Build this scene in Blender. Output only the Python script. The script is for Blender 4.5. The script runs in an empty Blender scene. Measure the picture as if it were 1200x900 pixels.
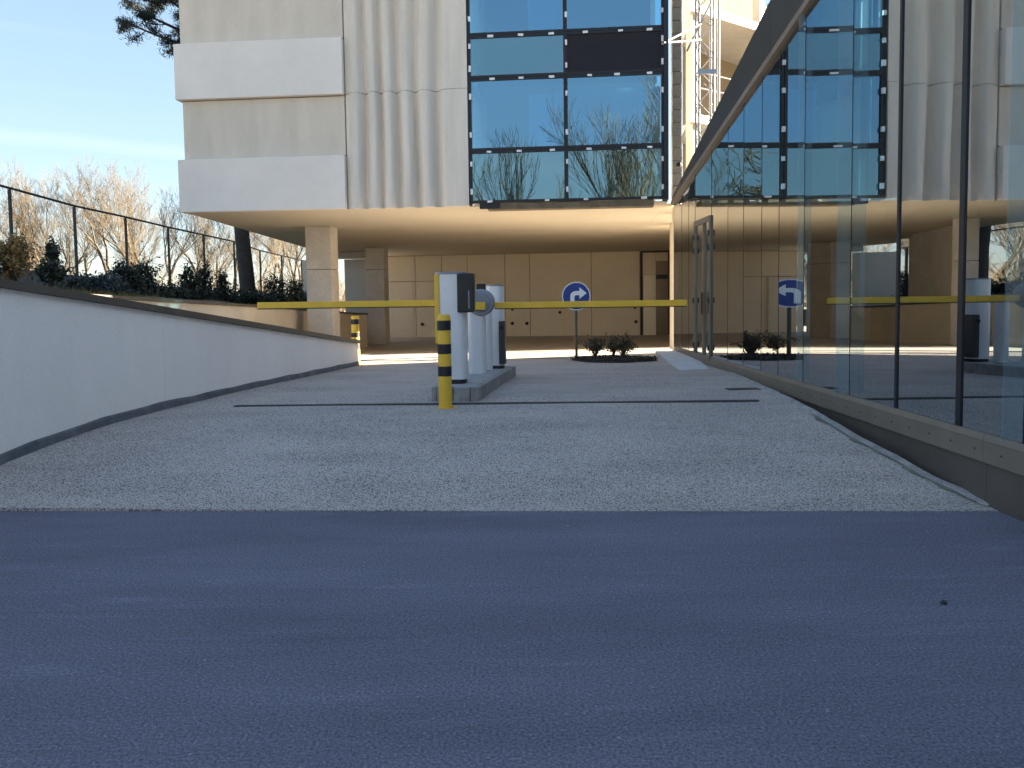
import bpy, bmesh, math, random
import numpy as np
from mathutils import Vector, Matrix
random.seed(7); rng = np.random.default_rng(7)
S = bpy.context.scene; C = S.collection
PI = math.pi

# ------------------------------------------------------------------ camera, sky, sun, exposure
EYE = 1.6; F = 950.0; PITCH = math.atan(60/F); ROLL = -0.0138
cd = bpy.data.cameras.new('camera'); cam = bpy.data.objects.new('camera', cd); C.objects.link(cam)
cam.location = (0, 0, EYE)
cam.rotation_mode = 'QUATERNION'
RM = Matrix.Rotation(PI/2-PITCH, 3, 'X') @ Matrix.Rotation(ROLL, 3, 'Z')
cam.rotation_quaternion = RM.to_quaternion()
cd.sensor_width = 36; cd.lens = F/1200*36; cd.shift_y = -38/1200
cd.clip_start = 0.05; cd.clip_end = 3000
S.camera = cam
SUN_EL = math.radians(20); SUN_AZ = math.radians(70)          # azimuth from +Y towards +X
W = bpy.data.worlds.new('World'); S.world = W; W.use_nodes = True
wn = W.node_tree.nodes; wl = W.node_tree.links
bg = wn['Background']; bg.inputs['Strength'].default_value = 0.060
sk = wn.new('ShaderNodeTexSky'); sk.sky_type = 'NISHITA'; sk.sun_disc = False
sk.sun_elevation = SUN_EL; sk.sun_rotation = SUN_AZ
sk.air_density = 1.0; sk.dust_density = 0.5; sk.ozone_density = 3.0; sk.altitude = 100
tc = wn.new('ShaderNodeTexCoord'); mp = wn.new('ShaderNodeMapping'); mp.inputs['Scale'].default_value = (1.2, 1.2, 26)
mp.inputs['Rotation'].default_value = (0.03, 0.02, 0.3)
nz = wn.new('ShaderNodeTexNoise'); nz.inputs['Scale'].default_value = 1.6; nz.inputs['Detail'].default_value = 7; nz.inputs['Roughness'].default_value = 0.55
rp = wn.new('ShaderNodeMapRange'); rp.inputs['From Min'].default_value = 0.56; rp.inputs['From Max'].default_value = 0.80
rp.inputs['To Max'].default_value = 0.05
mx = wn.new('ShaderNodeMix'); mx.data_type = 'RGBA'
mx.inputs['B'].default_value = (3.0, 3.1, 3.2, 1)
wl.new(tc.outputs['Generated'], mp.inputs['Vector']); wl.new(mp.outputs['Vector'], nz.inputs['Vector'])
wl.new(nz.outputs['Fac'], rp.inputs['Value']); sx_ = wn.new('ShaderNodeSeparateXYZ'); wl.new(tc.outputs['Generated'], sx_.inputs[0])
def wm(op, a, b):
    q = wn.new('ShaderNodeMath'); q.operation = op
    for i, v in enumerate((a, b)):
        if isinstance(v, (int, float)): q.inputs[i].default_value = v
        else: wl.new(v, q.inputs[i])
    return q.outputs[0]
n2 = wn.new('ShaderNodeTexNoise'); n2.inputs['Scale'].default_value = 3.5; n2.inputs['Detail'].default_value = 5; wl.new(tc.outputs['Generated'], n2.inputs['Vector'])
zz_ = wm('SUBTRACT', sx_.outputs[2], wm('ADD', wm('MULTIPLY', n2.outputs['Fac'], 0.035), wm('MULTIPLY', sx_.outputs[0], -0.05)))
band = wm('MULTIPLY', wm('MAXIMUM', wm('SUBTRACT', 1.0, wm('MULTIPLY', wm('ABSOLUTE', wm('SUBTRACT', zz_, 0.131), 0.0), 95.0)), 0.0), 0.09)
wl.new(wm('MAXIMUM', rp.outputs['Result'], band), mx.inputs['Factor'])
gm = wn.new('ShaderNodeGamma'); gm.inputs['Gamma'].default_value = 0.46
hs = wn.new('ShaderNodeHueSaturation'); hs.inputs['Saturation'].default_value = 1.28; hs.inputs['Value'].default_value = 1.0
wl.new(sk.outputs['Color'], gm.inputs['Color']); wl.new(gm.outputs['Color'], hs.inputs['Color']); wl.new(hs.outputs['Color'], mx.inputs['A']); wl.new(mx.outputs['Result'], bg.inputs['Color'])
sd = bpy.data.lights.new('sun', 'SUN'); sd.energy = 5.0; sd.angle = math.radians(0.5); sd.color = (1, 0.86, 0.68)
so = bpy.data.objects.new('sun', sd); C.objects.link(so)
SUNDIR = Vector((math.sin(SUN_AZ)*math.cos(SUN_EL), math.cos(SUN_AZ)*math.cos(SUN_EL), math.sin(SUN_EL)))
so.rotation_mode = 'QUATERNION'; so.rotation_quaternion = SUNDIR.to_track_quat('Z', 'Y'); so.location = (40, 10, 40)
S.view_settings.view_transform = 'Standard'; S.view_settings.look = 'None'
S.view_settings.exposure = 3.32; S.view_settings.gamma = 1.0
S.cycles.max_bounces = 10; S.cycles.diffuse_bounces = 8; S.cycles.glossy_bounces = 5; S.cycles.transparent_max_bounces = 16
S.cycles.use_denoising = True

# ------------------------------------------------------------------ measuring helpers: image measure -> point in the place
def ray(px, py): return RM @ Vector(((px-600)/F, -(py-412)/F, -1))
def at(px, py, d): r = ray(px, py); r = r*(d/r.y); return Vector((r.x, d, r.z+EYE))
def gp(px, py, z): r = ray(px, py); r = r*((z-EYE)/r.z); return Vector((r.x, r.y, z))

# ------------------------------------------------------------------ materials
MATS = {}
def mat(name, col, rough=0.7, metal=0.0, spec=0.5, var=0.0, vscale=3.0, bump=0.0, bscale=60.0, var2=None, grain=0.0, gscale=150.0, stretch=None):
    if name in MATS: return MATS[name]
    m = bpy.data.materials.new(name); m.use_nodes = True; MATS[name] = m
    n = m.node_tree.nodes; l = m.node_tree.links; b = n['Principled BSDF']
    b.inputs['Base Color'].default_value = (*col, 1); b.inputs['Roughness'].default_value = rough
    b.inputs['Metallic'].default_value = metal; b.inputs['Specular IOR Level'].default_value = spec
    t = n.new('ShaderNodeTexCoord'); src = t.outputs['Object']
    if stretch:
        mpp = n.new('ShaderNodeMapping'); mpp.inputs['Scale'].default_value = stretch; l.new(src, mpp.inputs['Vector']); src = mpp.outputs['Vector']
    cur = None
    def darken(prev, fac_out, amount):
        mm = n.new('ShaderNodeMix'); mm.data_type = 'RGBA'; mm.blend_type = 'MULTIPLY'; mm.inputs['Factor'].default_value = 1
        r = n.new('ShaderNodeMapRange'); r.inputs['From Min'].default_value = 0.3; r.inputs['From Max'].default_value = 0.7
        r.inputs['To Min'].default_value = 1-amount; r.inputs['To Max'].default_value = 1+amount*0.5
        l.new(fac_out, r.inputs['Value'])
        if prev is None: mm.inputs['A'].default_value = (*col, 1)
        else: l.new(prev, mm.inputs['A'])
        l.new(r.outputs['Result'], mm.inputs['B']); return mm.outputs['Result']
    if var > 0:
        a = n.new('ShaderNodeTexNoise'); a.inputs['Scale'].default_value = vscale; a.inputs['Detail'].default_value = 6; a.inputs['Roughness'].default_value = 0.65
        l.new(src, a.inputs['Vector']); cur = darken(cur, a.outputs['Fac'], var)
    if grain > 0:
        a = n.new('ShaderNodeTexNoise'); a.inputs['Scale'].default_value = gscale; a.inputs['Detail'].default_value = 2
        l.new(src, a.inputs['Vector']); cur = darken(cur, a.outputs['Fac'], grain)
    if cur is not None: l.new(cur, b.inputs['Base Color'])
    if bump > 0:
        a = n.new('ShaderNodeTexNoise'); a.inputs['Scale'].default_value = bscale; a.inputs['Detail'].default_value = 3
        l.new(t.outputs['Object'], a.inputs['Vector']); bp = n.new('ShaderNodeBump'); bp.inputs['Strength'].default_value = bump; bp.inputs['Distance'].default_value = 0.01
        l.new(a.outputs['Fac'], bp.inputs['Height']); l.new(bp.outputs['Normal'], b.inputs['Normal'])
    return m

def glass(name, r0, refl, trans, veil=0.0):
    """coated thin glazing: Schlick mirror over tinted see-through"""
    m = bpy.data.materials.new(name); m.use_nodes = True; MATS[name] = m
    n = m.node_tree.nodes; l = m.node_tree.links; n.clear()
    o = n.new('ShaderNodeOutputMaterial'); g = n.new('ShaderNodeNewGeometry')
    d = n.new('ShaderNodeVectorMath'); d.operation = 'DOT_PRODUCT'; l.new(g.outputs['Incoming'], d.inputs[0]); l.new(g.outputs['Normal'], d.inputs[1])
    def M(op, a, b=None):
        q = n.new('ShaderNodeMath'); q.operation = op
        for i, v in enumerate((a, b)):
            if v is None: continue
            if isinstance(v, (int, float)): q.inputs[i].default_value = v
            else: l.new(v, q.inputs[i])
        return q.outputs[0]
    c = M('ABSOLUTE', d.outputs['Value']); p = M('POWER', M('SUBTRACT', 1.0, c), 3.0)
    s = M('ADD', M('MULTIPLY', p, 1-r0), r0); s = M('MULTIPLY', s, M('SUBTRACT', 1.0, g.outputs['Backfacing']))
    gl = n.new('ShaderNodeBsdfGlossy'); gl.inputs['Roughness'].default_value = 0.0; gl.inputs['Color'].default_value = (*refl, 1)
    tr = n.new('ShaderNodeBsdfTransparent'); tr.inputs['Color'].default_value = (*trans, 1)
    ms = n.new('ShaderNodeMixShader'); l.new(s, ms.inputs['Fac']); l.new(tr.outputs[0], ms.inputs[1]); l.new(gl.outputs[0], ms.inputs[2])
    out = ms.outputs[0]
    if veil > 0:
        df = n.new('ShaderNodeBsdfDiffuse'); df.inputs['Color'].default_value = (0.62, 0.74, 0.80, 1)
        m2 = n.new('ShaderNodeMixShader'); m2.inputs['Fac'].default_value = veil; l.new(out, m2.inputs[1]); l.new(df.outputs[0], m2.inputs[2]); out = m2.outputs[0]
    l.new(out, o.inputs['Surface']); return m

def aggregate(name, base, dark, scale, cover):
    """exposed-aggregate concrete: dark stone specks in a pale matrix, worn patches"""
    m = bpy.data.materials.new(name); m.use_nodes = True; MATS[name] = m
    n = m.node_tree.nodes; l = m.node_tree.links; b = n['Principled BSDF']; b.inputs['Roughness'].default_value = 0.9
    b.inputs['Specular IOR Level'].default_value = 0.25
    t = n.new('ShaderNodeTexCoord')
    v = n.new('ShaderNodeTexNoise'); v.inputs['Scale'].default_value = scale; v.inputs['Detail'].default_value = 2; v.inputs['Roughness'].default_value = 0.6
    big = n.new('ShaderNodeTexNoise'); big.inputs['Scale'].default_value = 1.1; big.inputs['Detail'].default_value = 5; big.inputs['Roughness'].default_value = 0.6
    mpp = n.new('ShaderNodeMapping'); mpp.inputs['Scale'].default_value = (0.6, 1.6, 1)
    l.new(t.outputs['Object'], v.inputs['Vector']); l.new(t.outputs['Object'], mpp.inputs['Vector']); l.new(mpp.outputs[0], big.inputs['Vector'])
    sh = n.new('ShaderNodeMapRange'); sh.inputs['From Min'].default_value = 0.3; sh.inputs['From Max'].default_value = 0.7
    sh.inputs['To Min'].default_value = cover-0.032; sh.inputs['To Max'].default_value = cover+0.028
    l.new(big.outputs['Fac'], sh.inputs['Value'])
    sub = n.new('ShaderNodeMath'); sub.operation = 'SUBTRACT'; l.new(v.outputs['Fac'], sub.inputs[0]); l.new(sh.outputs[0], sub.inputs[1])
    r = n.new('ShaderNodeMapRange'); r.inputs['From Min'].default_value = -0.03; r.inputs['From Max'].default_value = 0.04; l.new(sub.outputs[0], r.inputs['Value'])
    mx = n.new('ShaderNodeMix'); mx.data_type = 'RGBA'; l.new(r.outputs[0], mx.inputs['Factor'])
    b2 = n.new('ShaderNodeMix'); b2.data_type = 'RGBA'; b2.inputs['A'].default_value = (*[c*0.88 for c in base], 1); b2.inputs['B'].default_value = (*[c*1.1 for c in base], 1)
    l.new(big.outputs['Fac'], b2.inputs['Factor']); l.new(b2.outputs['Result'], mx.inputs['A']); mx.inputs['B'].default_value = (*dark, 1)
    l.new(mx.outputs['Result'], b.inputs['Base Color'])
    bp = n.new('ShaderNodeBump'); bp.inputs['Strength'].default_value = 0.5; bp.inputs['Distance'].default_value = 0.008
    l.new(v.outputs['Fac'], bp.inputs['Height']); l.new(bp.outputs[0], b.inputs['Normal'])
    return m

def asphalt():
    m = bpy.data.materials.new('asphalt'); m.use_nodes = True
    n = m.node_tree.nodes; l = m.node_tree.links; b = n['Principled BSDF']; b.inputs['Roughness'].default_value = 0.8; b.inputs['Specular IOR Level'].default_value = 0.3
    t = n.new('ShaderNodeTexCoord').outputs['Object']; prev = None
    for sc, scale, det, lo, hi, a, c in (((0.35,1.6,1),0.9,6,.32,.70,0.82,1.16), ((0.5,3.2,1),2.2,5,.58,.78,1.0,1.32), ((0.2,7,1),1.6,4,.60,.76,1.0,0.80), ((1,1,1),75,3,.34,.68,0.55,1.45), ((1,1,1),190,2,.57,.68,1.0,2.2), ((1,1,1),33,2,.66,.74,1.0,1.8)):
        mp_ = n.new('ShaderNodeMapping'); mp_.inputs['Scale'].default_value = sc; l.new(t, mp_.inputs['Vector'])
        q = n.new('ShaderNodeTexNoise'); q.inputs['Scale'].default_value = scale; q.inputs['Detail'].default_value = det; q.inputs['Roughness'].default_value = 0.62; l.new(mp_.outputs[0], q.inputs['Vector'])
        r = n.new('ShaderNodeMapRange'); r.inputs['From Min'].default_value = lo; r.inputs['From Max'].default_value = hi; r.inputs['To Min'].default_value = a; r.inputs['To Max'].default_value = c; l.new(q.outputs['Fac'], r.inputs['Value'])
        mm = n.new('ShaderNodeMix'); mm.data_type = 'RGBA'; mm.blend_type = 'MULTIPLY'; mm.inputs['Factor'].default_value = 1
        if prev is None: mm.inputs['A'].default_value = (0.146, 0.146, 0.192, 1)
        else: l.new(prev, mm.inputs['A'])
        l.new(r.outputs[0], mm.inputs['B']); prev = mm.outputs['Result']
        if scale == 75: gr_ = q.outputs['Fac']
    l.new(prev, b.inputs['Base Color'])
    bp = n.new('ShaderNodeBump'); bp.inputs['Strength'].default_value = 0.8; bp.inputs['Distance'].default_value = 0.006; l.new(gr_, bp.inputs['Height']); l.new(bp.outputs[0], b.inputs['Normal'])
    return m
M_ASPH = asphalt()
M_RAMP = aggregate('aggregate_concrete', (0.54, 0.485, 0.45), (0.18, 0.145, 0.15), 75, 0.53)
M_KERB = mat('kerb_concrete', (0.36, 0.34, 0.33), 0.9, var=0.45, vscale=5, grain=0.25, gscale=80, bump=0.5, bscale=50)
M_MOSS = mat('mossy_concrete', (0.20, 0.20, 0.16), 0.95, var=0.5, vscale=6, bump=0.5, bscale=60)
M_LITE = mat('pale_precast', (0.85, 0.80, 0.75), 0.85, var=0.07, vscale=0.7, grain=0.06, gscale=60, bump=0.25, bscale=40)
M_BEIG = mat('beige_precast', (0.72, 0.645, 0.55), 0.85, var=0.12, vscale=1.3, grain=0.07, gscale=60, bump=0.3, bscale=40, stretch=(1.5,1.5,0.35))
M_FLUT = mat('fluted_precast', (0.76, 0.70, 0.62), 0.85, var=0.13, vscale=1.5, grain=0.05, gscale=50, bump=0.2, bscale=40, stretch=(2,2,0.25))
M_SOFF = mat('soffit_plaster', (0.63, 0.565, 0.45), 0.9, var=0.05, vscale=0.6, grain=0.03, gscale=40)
M_RWAL = mat('rear_wall_panel', (0.92, 0.83, 0.68), 0.85, var=0.08, vscale=0.6, grain=0.05, gscale=30)
M_JOIN = mat('dark_joint', (0.10, 0.085, 0.07), 0.9)
M_GREY = mat('grey_panel', (0.62, 0.575, 0.52), 0.8, var=0.06, vscale=0.7)
M_COL = mat('column_concrete', (0.62, 0.58, 0.53), 0.9, var=0.15, vscale=2.0, grain=0.12, gscale=25, bump=0.2, bscale=30)
M_FRAM = mat('black_frame', (0.012, 0.014, 0.02), 0.45, spec=0.4)
M_SPAN = mat('black_spandrel', (0.016, 0.014, 0.022), 0.65, spec=0.3, var=0.2, vscale=2)
M_CLIP = mat('white_clip', (0.80, 0.80, 0.82), 0.5)
M_BRNZ = mat('bronze_metal', (0.20, 0.165, 0.13), 0.55, spec=0.45, var=0.15, vscale=2.5, bump=0.05, bscale=20)
M_BRND = mat('dark_bronze_metal', (0.11, 0.092, 0.078), 0.6, spec=0.4, var=0.2, vscale=2.0)
M_BRNR = mat('roof_edge_metal', (0.042, 0.039, 0.037), 0.6, spec=0.4, var=0.18, vscale=1.5)
M_CAP = mat('wall_cap_metal', (0.10, 0.085, 0.065), 0.6, spec=0.4, var=0.2, vscale=1.5)
M_PLAS = mat('white_render', (0.92, 0.87, 0.82), 0.92, var=0.06, vscale=1.0, grain=0.05, gscale=90, bump=0.25, bscale=120, stretch=(1.2,1.0,0.3))
M_PLNT = mat('plinth_mortar', (0.14, 0.145, 0.16), 0.9, var=0.4, vscale=4, bump=0.4, bscale=40)
M_WALB = mat('beige_render', (0.60, 0.53, 0.42), 0.9, var=0.12, vscale=1.2, bump=0.15, bscale=80)
M_YEL = mat('yellow_paint', (0.88, 0.53, 0.045), 0.5, var=0.08, vscale=6, grain=0.06, gscale=60)
M_BLK = mat('black_paint', (0.015, 0.015, 0.018), 0.5, var=0.2, vscale=8)
M_CAB = mat('light_grey_enamel', (0.78, 0.77, 0.78), 0.4, spec=0.5, var=0.05, vscale=3)
M_CABD = mat('mid_grey_enamel', (0.25, 0.27, 0.32), 0.45, var=0.06, vscale=3)
M_CABX = mat('dark_grey_plastic', (0.05, 0.055, 0.06), 0.5)
M_SBLU = mat('sign_blue', (0.012, 0.045, 0.24), 0.4)
M_SWHT = mat('sign_white', (0.78, 0.80, 0.83), 0.4)
M_GALV = mat('galvanised_steel', (0.30, 0.31, 0.325), 0.45, metal=0.7, var=0.15, vscale=8)
M_WPNT = mat('white_paint', (0.27, 0.255, 0.23), 0.6, var=0.1, vscale=3)
M_POLE = mat('dark_post_metal', (0.055, 0.06, 0.05), 0.5, spec=0.5)
M_FENC = mat('black_fence_metal', (0.012, 0.016, 0.022), 0.5)
M_MULC = mat('dark_mulch', (0.022, 0.017, 0.013), 1.0, var=0.5, vscale=14, bump=1.0, bscale=30)
M_SOIL = mat('dry_grass_soil', (0.16, 0.13, 0.07), 1.0, var=0.5, vscale=2.5, grain=0.4, gscale=20, bump=0.6, bscale=15)
M_GRND = mat('bare_ground', (0.38, 0.33, 0.24), 1.0, var=0.4, vscale=0.2, grain=0.3, gscale=3)
M_LEAF = mat('dark_evergreen_leaf', (0.020, 0.034, 0.020), 0.6, var=0.5, vscale=2.0)
M_LEAFB = mat('bluish_evergreen_leaf', (0.045, 0.06, 0.065), 0.65, var=0.4, vscale=2.0)
M_DRYL = mat('dry_yellow_leaf', (0.20, 0.145, 0.055), 0.8, var=0.4, vscale=3.0)
M_DRYB = mat('dry_brown_leaf', (0.14, 0.10, 0.055), 0.85, var=0.4, vscale=5.0)
M_NEED = mat('pine_needle', (0.018, 0.030, 0.030), 0.6, var=0.4, vscale=2.0)
M_BARK = mat('tan_bark', (0.115, 0.09, 0.056), 0.95, var=0.3, vscale=1.2)
M_BARKG = mat('greyish_bark', (0.095, 0.08, 0.058), 0.95, var=0.3, vscale=1.2)
M_BARKD = mat('dark_bark', (0.05, 0.045, 0.042), 0.95, var=0.4, vscale=3, bump=0.8, bscale=12)
M_BLCK = mat('grey_block', (0.20, 0.19, 0.175), 0.95, var=0.25, vscale=3, grain=0.15, gscale=30)
M_SAND = mat('sand_render', (0.20, 0.158, 0.10), 0.95, var=0.08, vscale=1.0)
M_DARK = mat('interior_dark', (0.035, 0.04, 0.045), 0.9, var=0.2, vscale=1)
M_PALE = mat('interior_pale', (0.50, 0.52, 0.54), 0.8)
M_PAD = mat('pale_threshold', (0.52, 0.55, 0.60), 0.9, var=0.10, vscale=2)
G_WALL = glass('curtain_wall_glass', 0.40, (0.90, 0.96, 1.0), (0.42, 0.50, 0.53))
G_BLUE = glass('solar_blue_glass', 0.38, (0.42, 0.74, 0.97), (0.42, 0.66, 0.80))
G_TEAL = glass('teal_glass', 0.34, (0.48, 0.76, 0.86), (0.16, 0.30, 0.36))
G_FIN = glass('fin_glass', 0.03, (0.85, 0.95, 1.0), (0.86, 0.93, 0.95), veil=0.06)

# ------------------------------------------------------------------ mesh helpers
class MB:
    def __init__(s): s.v = []; s.f = []
    def add(s, vs, fs):
        k = len(s.v); s.v += [tuple(v) for v in vs]; s.f += [tuple(i+k for i in f) for f in fs]; return s
    def box(s, x0, x1, y0, y1, z0, z1):
        return s.add([(x0,y0,z0),(x1,y0,z0),(x1,y1,z0),(x0,y1,z0),(x0,y0,z1),(x1,y0,z1),(x1,y1,z1),(x0,y1,z1)],
                     [(3,2,1,0),(4,5,6,7),(0,1,5,4),(1,2,6,5),(2,3,7,6),(3,0,4,7)])
    def prism(s, poly, z0, z1):
        n = len(poly); zz = (lambda z, i: z[i] if isinstance(z, (list, tuple)) else z)
        return s.add([(p[0],p[1],zz(z0,i)) for i,p in enumerate(poly)]+[(p[0],p[1],zz(z1,i)) for i,p in enumerate(poly)],
                     [tuple(range(n-1,-1,-1)), tuple(range(n,2*n))]+[(i,(i+1)%n,(i+1)%n+n,i+n) for i in range(n)])
    def tube(s, pts, rad, n=8, cap=True):
        pts = [Vector(p) for p in pts]
        if not isinstance(rad, (list, tuple)): rad = [rad]*len(pts)
        rings = []
        for i, p in enumerate(pts):
            d = (pts[min(i+1,len(pts)-1)]-pts[max(i-1,0)]).normalized()
            a = d.orthogonal().normalized() if abs(d.z) < 0.99 else Vector((1,0,0)); 
            if abs(d.z) < 0.99: a = Vector((0,0,1)).cross(d).normalized()
            b = d.cross(a)
            rings.append([p+(a*math.cos(2*PI*k/n)+b*math.sin(2*PI*k/n))*rad[i] for k in range(n)])
        vs = [v for r in rings for v in r]; fs = []
        for i in range(len(pts)-1):
            for k in range(n): fs.append((i*n+k, i*n+(k+1)%n, (i+1)*n+(k+1)%n, (i+1)*n+k))
        if cap: fs += [tuple(range(n-1,-1,-1)), tuple(range((len(pts)-1)*n, len(pts)*n))]
        return s.add(vs, fs)
    def beam(s, p, q, w, h):
        p = Vector(p); q = Vector(q); d = (q-p).normalized(); a = d.cross(Vector((0,0,1)))
        a = a.normalized() if a.length > 1e-4 else Vector((1,0,0)); b = a.cross(d).normalized()
        vs = [e+a*(sx*w/2)+b*(sz*h/2) for e in (p,q) for sx,sz in ((-1,-1),(1,-1),(1,1),(-1,1))]
        return s.add(vs, [(3,2,1,0),(4,5,6,7),(0,1,5,4),(1,2,6,5),(2,3,7,6),(3,0,4,7)])
    def build(s, name, m, parent=None, smooth=False, bevel=0.0, at=None, **props):
        me = bpy.data.meshes.new(name); me.from_pydata(s.v, [], s.f)
        if bevel > 0:
            bm = bmesh.new(); bm.from_mesh(me); bmesh.ops.recalc_face_normals(bm, faces=bm.faces)
            es = [e for e in bm.edges if len(e.link_faces) == 2 and e.calc_face_angle(0) > 0.6]
            bmesh.ops.bevel(bm, geom=es, offset=bevel, segments=2, affect='EDGES', profile=0.5, clamp_overlap=True)
            bm.to_mesh(me); bm.free()
        elif not smooth:
            bm = bmesh.new(); bm.from_mesh(me); bmesh.ops.recalc_face_normals(bm, faces=bm.faces); bm.to_mesh(me); bm.free()
        if smooth:
            me.polygons.foreach_set('use_smooth', [True]*len(me.polygons))
            try: me.set_sharp_from_angle(angle=math.radians(40))
            except Exception: pass
        me.update(); me.materials.append(m)
        o = bpy.data.objects.new(name, me); C.objects.link(o)
        if parent is not None: o.parent = parent
        if at is not None: o.location = at
        for k, v in props.items(): o[k] = v
        return o
def thing(name, label, cat, loc=(0,0,0), rz=0, group=None):
    o = bpy.data.objects.new(name, None); C.objects.link(o); o.location = loc; o.rotation_euler = (0,0,rz)
    o.empty_display_size = 0.2
    o['label'] = label; o['category'] = cat
    if group: o['group'] = group
    return o
def tag(o, label, cat, group=None):
    o['label'] = label; o['category'] = cat
    if group: o['group'] = group
    return o
def copy_tree(o, parent=None):
    c = o.copy(); C.objects.link(c)
    if parent is not None: c.parent = parent
    for ch in list(o.children): copy_tree(ch, c)
    return c
def pcopy(o, parent, loc, scale=None, rz=None):
    c = o.copy(); C.objects.link(c); c.parent = parent; c.location = loc
    if scale: c.scale = scale
    if rz is not None: c.rotation_euler = (0,0,rz)
    return c
def lerp_tab(t, x):
    if x <= t[0][0]: return t[0][1]
    for (a, b), (c, d) in zip(t, t[1:]):
        if x <= c: return b+(d-b)*(x-a)/(c-a)
    return t[-1][1]

# ------------------------------------------------------------------ ground, road, ramp
ZT = [(6.0,0.0),(6.6,0.085),(7.3,0.195),(8.2,0.29),(9.0,0.335),(9.8,0.355),(11.5,0.37),(18.5,0.36),(20.5,0.26),(35,-0.33),(44,-0.36)]
def zr(d):
    return max(0.0, sum(lerp_tab(ZT, d+k*0.22) for k in (-2,-1,0,1,2))/5-0.034*max(0.0, 1-max(0.0, d-5.9)/1.0))
def rp_(px, py):
    z = 0.3
    for _ in range(40):
        p = gp(px, py, z); z = 0.5*z+0.5*max(0, zr(p.y))
    return p
MB().add([(-900,-900,-0.6),(900,-900,-0.6),(900,1500,-0.6),(-900,1500,-0.6)], [(0,1,2,3)]).build('ground', M_GRND, kind='structure')
def edge_y(x): return 6.075-0.053*x
edgeR = [rp_(*p) for p in [(1158,591),(1128,576),(1085,556),(1040,531),(1000,510),(960,486),(940,475),(900,456),(836,428)]]
XR = sorted([(p.y, p.x) for p in edgeR])
def xr(d):
    if d > 17.85: return 3.5+min(6.0, (d-17.85)*8)
    if d > XR[-1][0]: return 3.5
    return lerp_tab(XR, d)
# asphalt
m_ = MB(); xs = [-60,-20,-8,-4,0,2,3.3,3.46,3.9]; ys = [-14,-4,1,3.5,5]
V = []; 
for y in ys: V += [(x,y,0) for x in xs]
V += [(x, edge_y(min(x,3.46)), 0) for x in xs]
nx = len(xs); m_.add(V, [(j*nx+i, j*nx+i+1, (j+1)*nx+i+1, (j+1)*nx+i) for j in range(len(ys)) for i in range(nx-1)])
m_.build('asphalt_road', M_ASPH, kind='structure')
# ramp sheet
m_ = MB(); rows = [0.0]+[0.02+0.14*k for k in range(36)]+[5.2+0.35*k for k in range(20)]+[12.3+1.0*k for k in range(26)]
V = []; NX = 26; rowd = []
for r in rows:
    line = []
    for i in range(NX):
        t = i/(NX-1); d = 6.075+r; xright = xr(d); x = -10+(xright+10)*t; y = edge_y(x)+r if r < 5 else d+(edge_y(x)-6.075)*max(0,(9-r)/4)
        line.append((x, y, zr(y)+(0.004+0.004*min(1,r))+0.003*math.sin(x*2.1+y*1.3)*min(1,r)))
    V += line
fs = [(j*NX+i, j*NX+i+1, (j+1)*NX+i+1, (j+1)*NX+i) for j in range(len(rows)-1) for i in range(NX-1)]
base = len(V); V += [(v[0], v[1]-0.004, -0.05) for v in V[:NX]]
fs += [(base+i, base+i+1, i+1, i) for i in range(NX-1)]
rimL = [(j*NX+NX-1) for j in range(len(rows))]; b2 = len(V); V += [(V[k][0], V[k][1], V[k][2]-0.3) for k in rimL]
fs += [(rimL[j], b2+j, b2+j+1, rimL[j+1]) for j in range(len(rows)-1)]
m_.add(V, fs); o = m_.build('concrete_ramp', M_RAMP, smooth=True, kind='structure')
# pale paving of the open passage under the building
m_ = MB(); V = []; pdx = [17.0,17.5,18,18.6,19,19.5,20,21,22.5,24,27,30,33,36,37.5]
for d in pdx: V += [(-10, d, zr(d)+0.019), (-3.3, d, zr(d)+0.019), (3.5 if d < 17.9 else min(9.4, 3.5+(d-17.85)*8), d, zr(d)+0.019)]
m_.add(V, [(j*3+i, j*3+i+1, (j+1)*3+i+1, (j+1)*3+i) for j in range(len(pdx)-1) for i in range(2)]).build('passage_paving', mat('pale_paving', (0.50, 0.45, 0.385), 0.9, var=0.15, vscale=1.5, grain=0.12, gscale=30), kind='structure')
# kerb lip along the ramp edge
def lip(name, off, w, h, m):
    mb = MB(); P = []
    for k in range(46):
        d = 6.0+(14.2-6.0)*k/45; wob = 0.006*math.sin(d*7.3)+0.004*math.sin(d*17); x = xr(d)-off+wob
        ww = w*(1+0.15*math.sin(d*5.1))
        z = zr(d)+0.008
        P += [(x-ww, d, z), (x-ww*0.5, d, z+h), (x-0.005, d, z+h*0.9), (x+0.012, d, z-0.25)]
    mb.add(P, [(k*4+i, k*4+i+1, k*4+i+5, k*4+i+4) for k in range(45) for i in range(3)])
    return mb.build(name, m, smooth=True, kind='structure')
lip('kerb', 0.0, 0.07, 0.022, M_KERB)
mb = MB(); P = []
for k in range(30):
    d = 6.1+2.6*k/29; x = xr(d)-0.075; w = 0.02+0.05*max(0,math.sin(d*4.3)*math.sin(d*11)); z = zr(d)+0.0165
    P += [(x-w, d, z), (x, d, z+0.001)]
mb.add(P, [(k*2, k*2+1, k*2+3, k*2+2) for k in range(29)]).build('moss_strip', M_MOSS, kind='structure')
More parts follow.
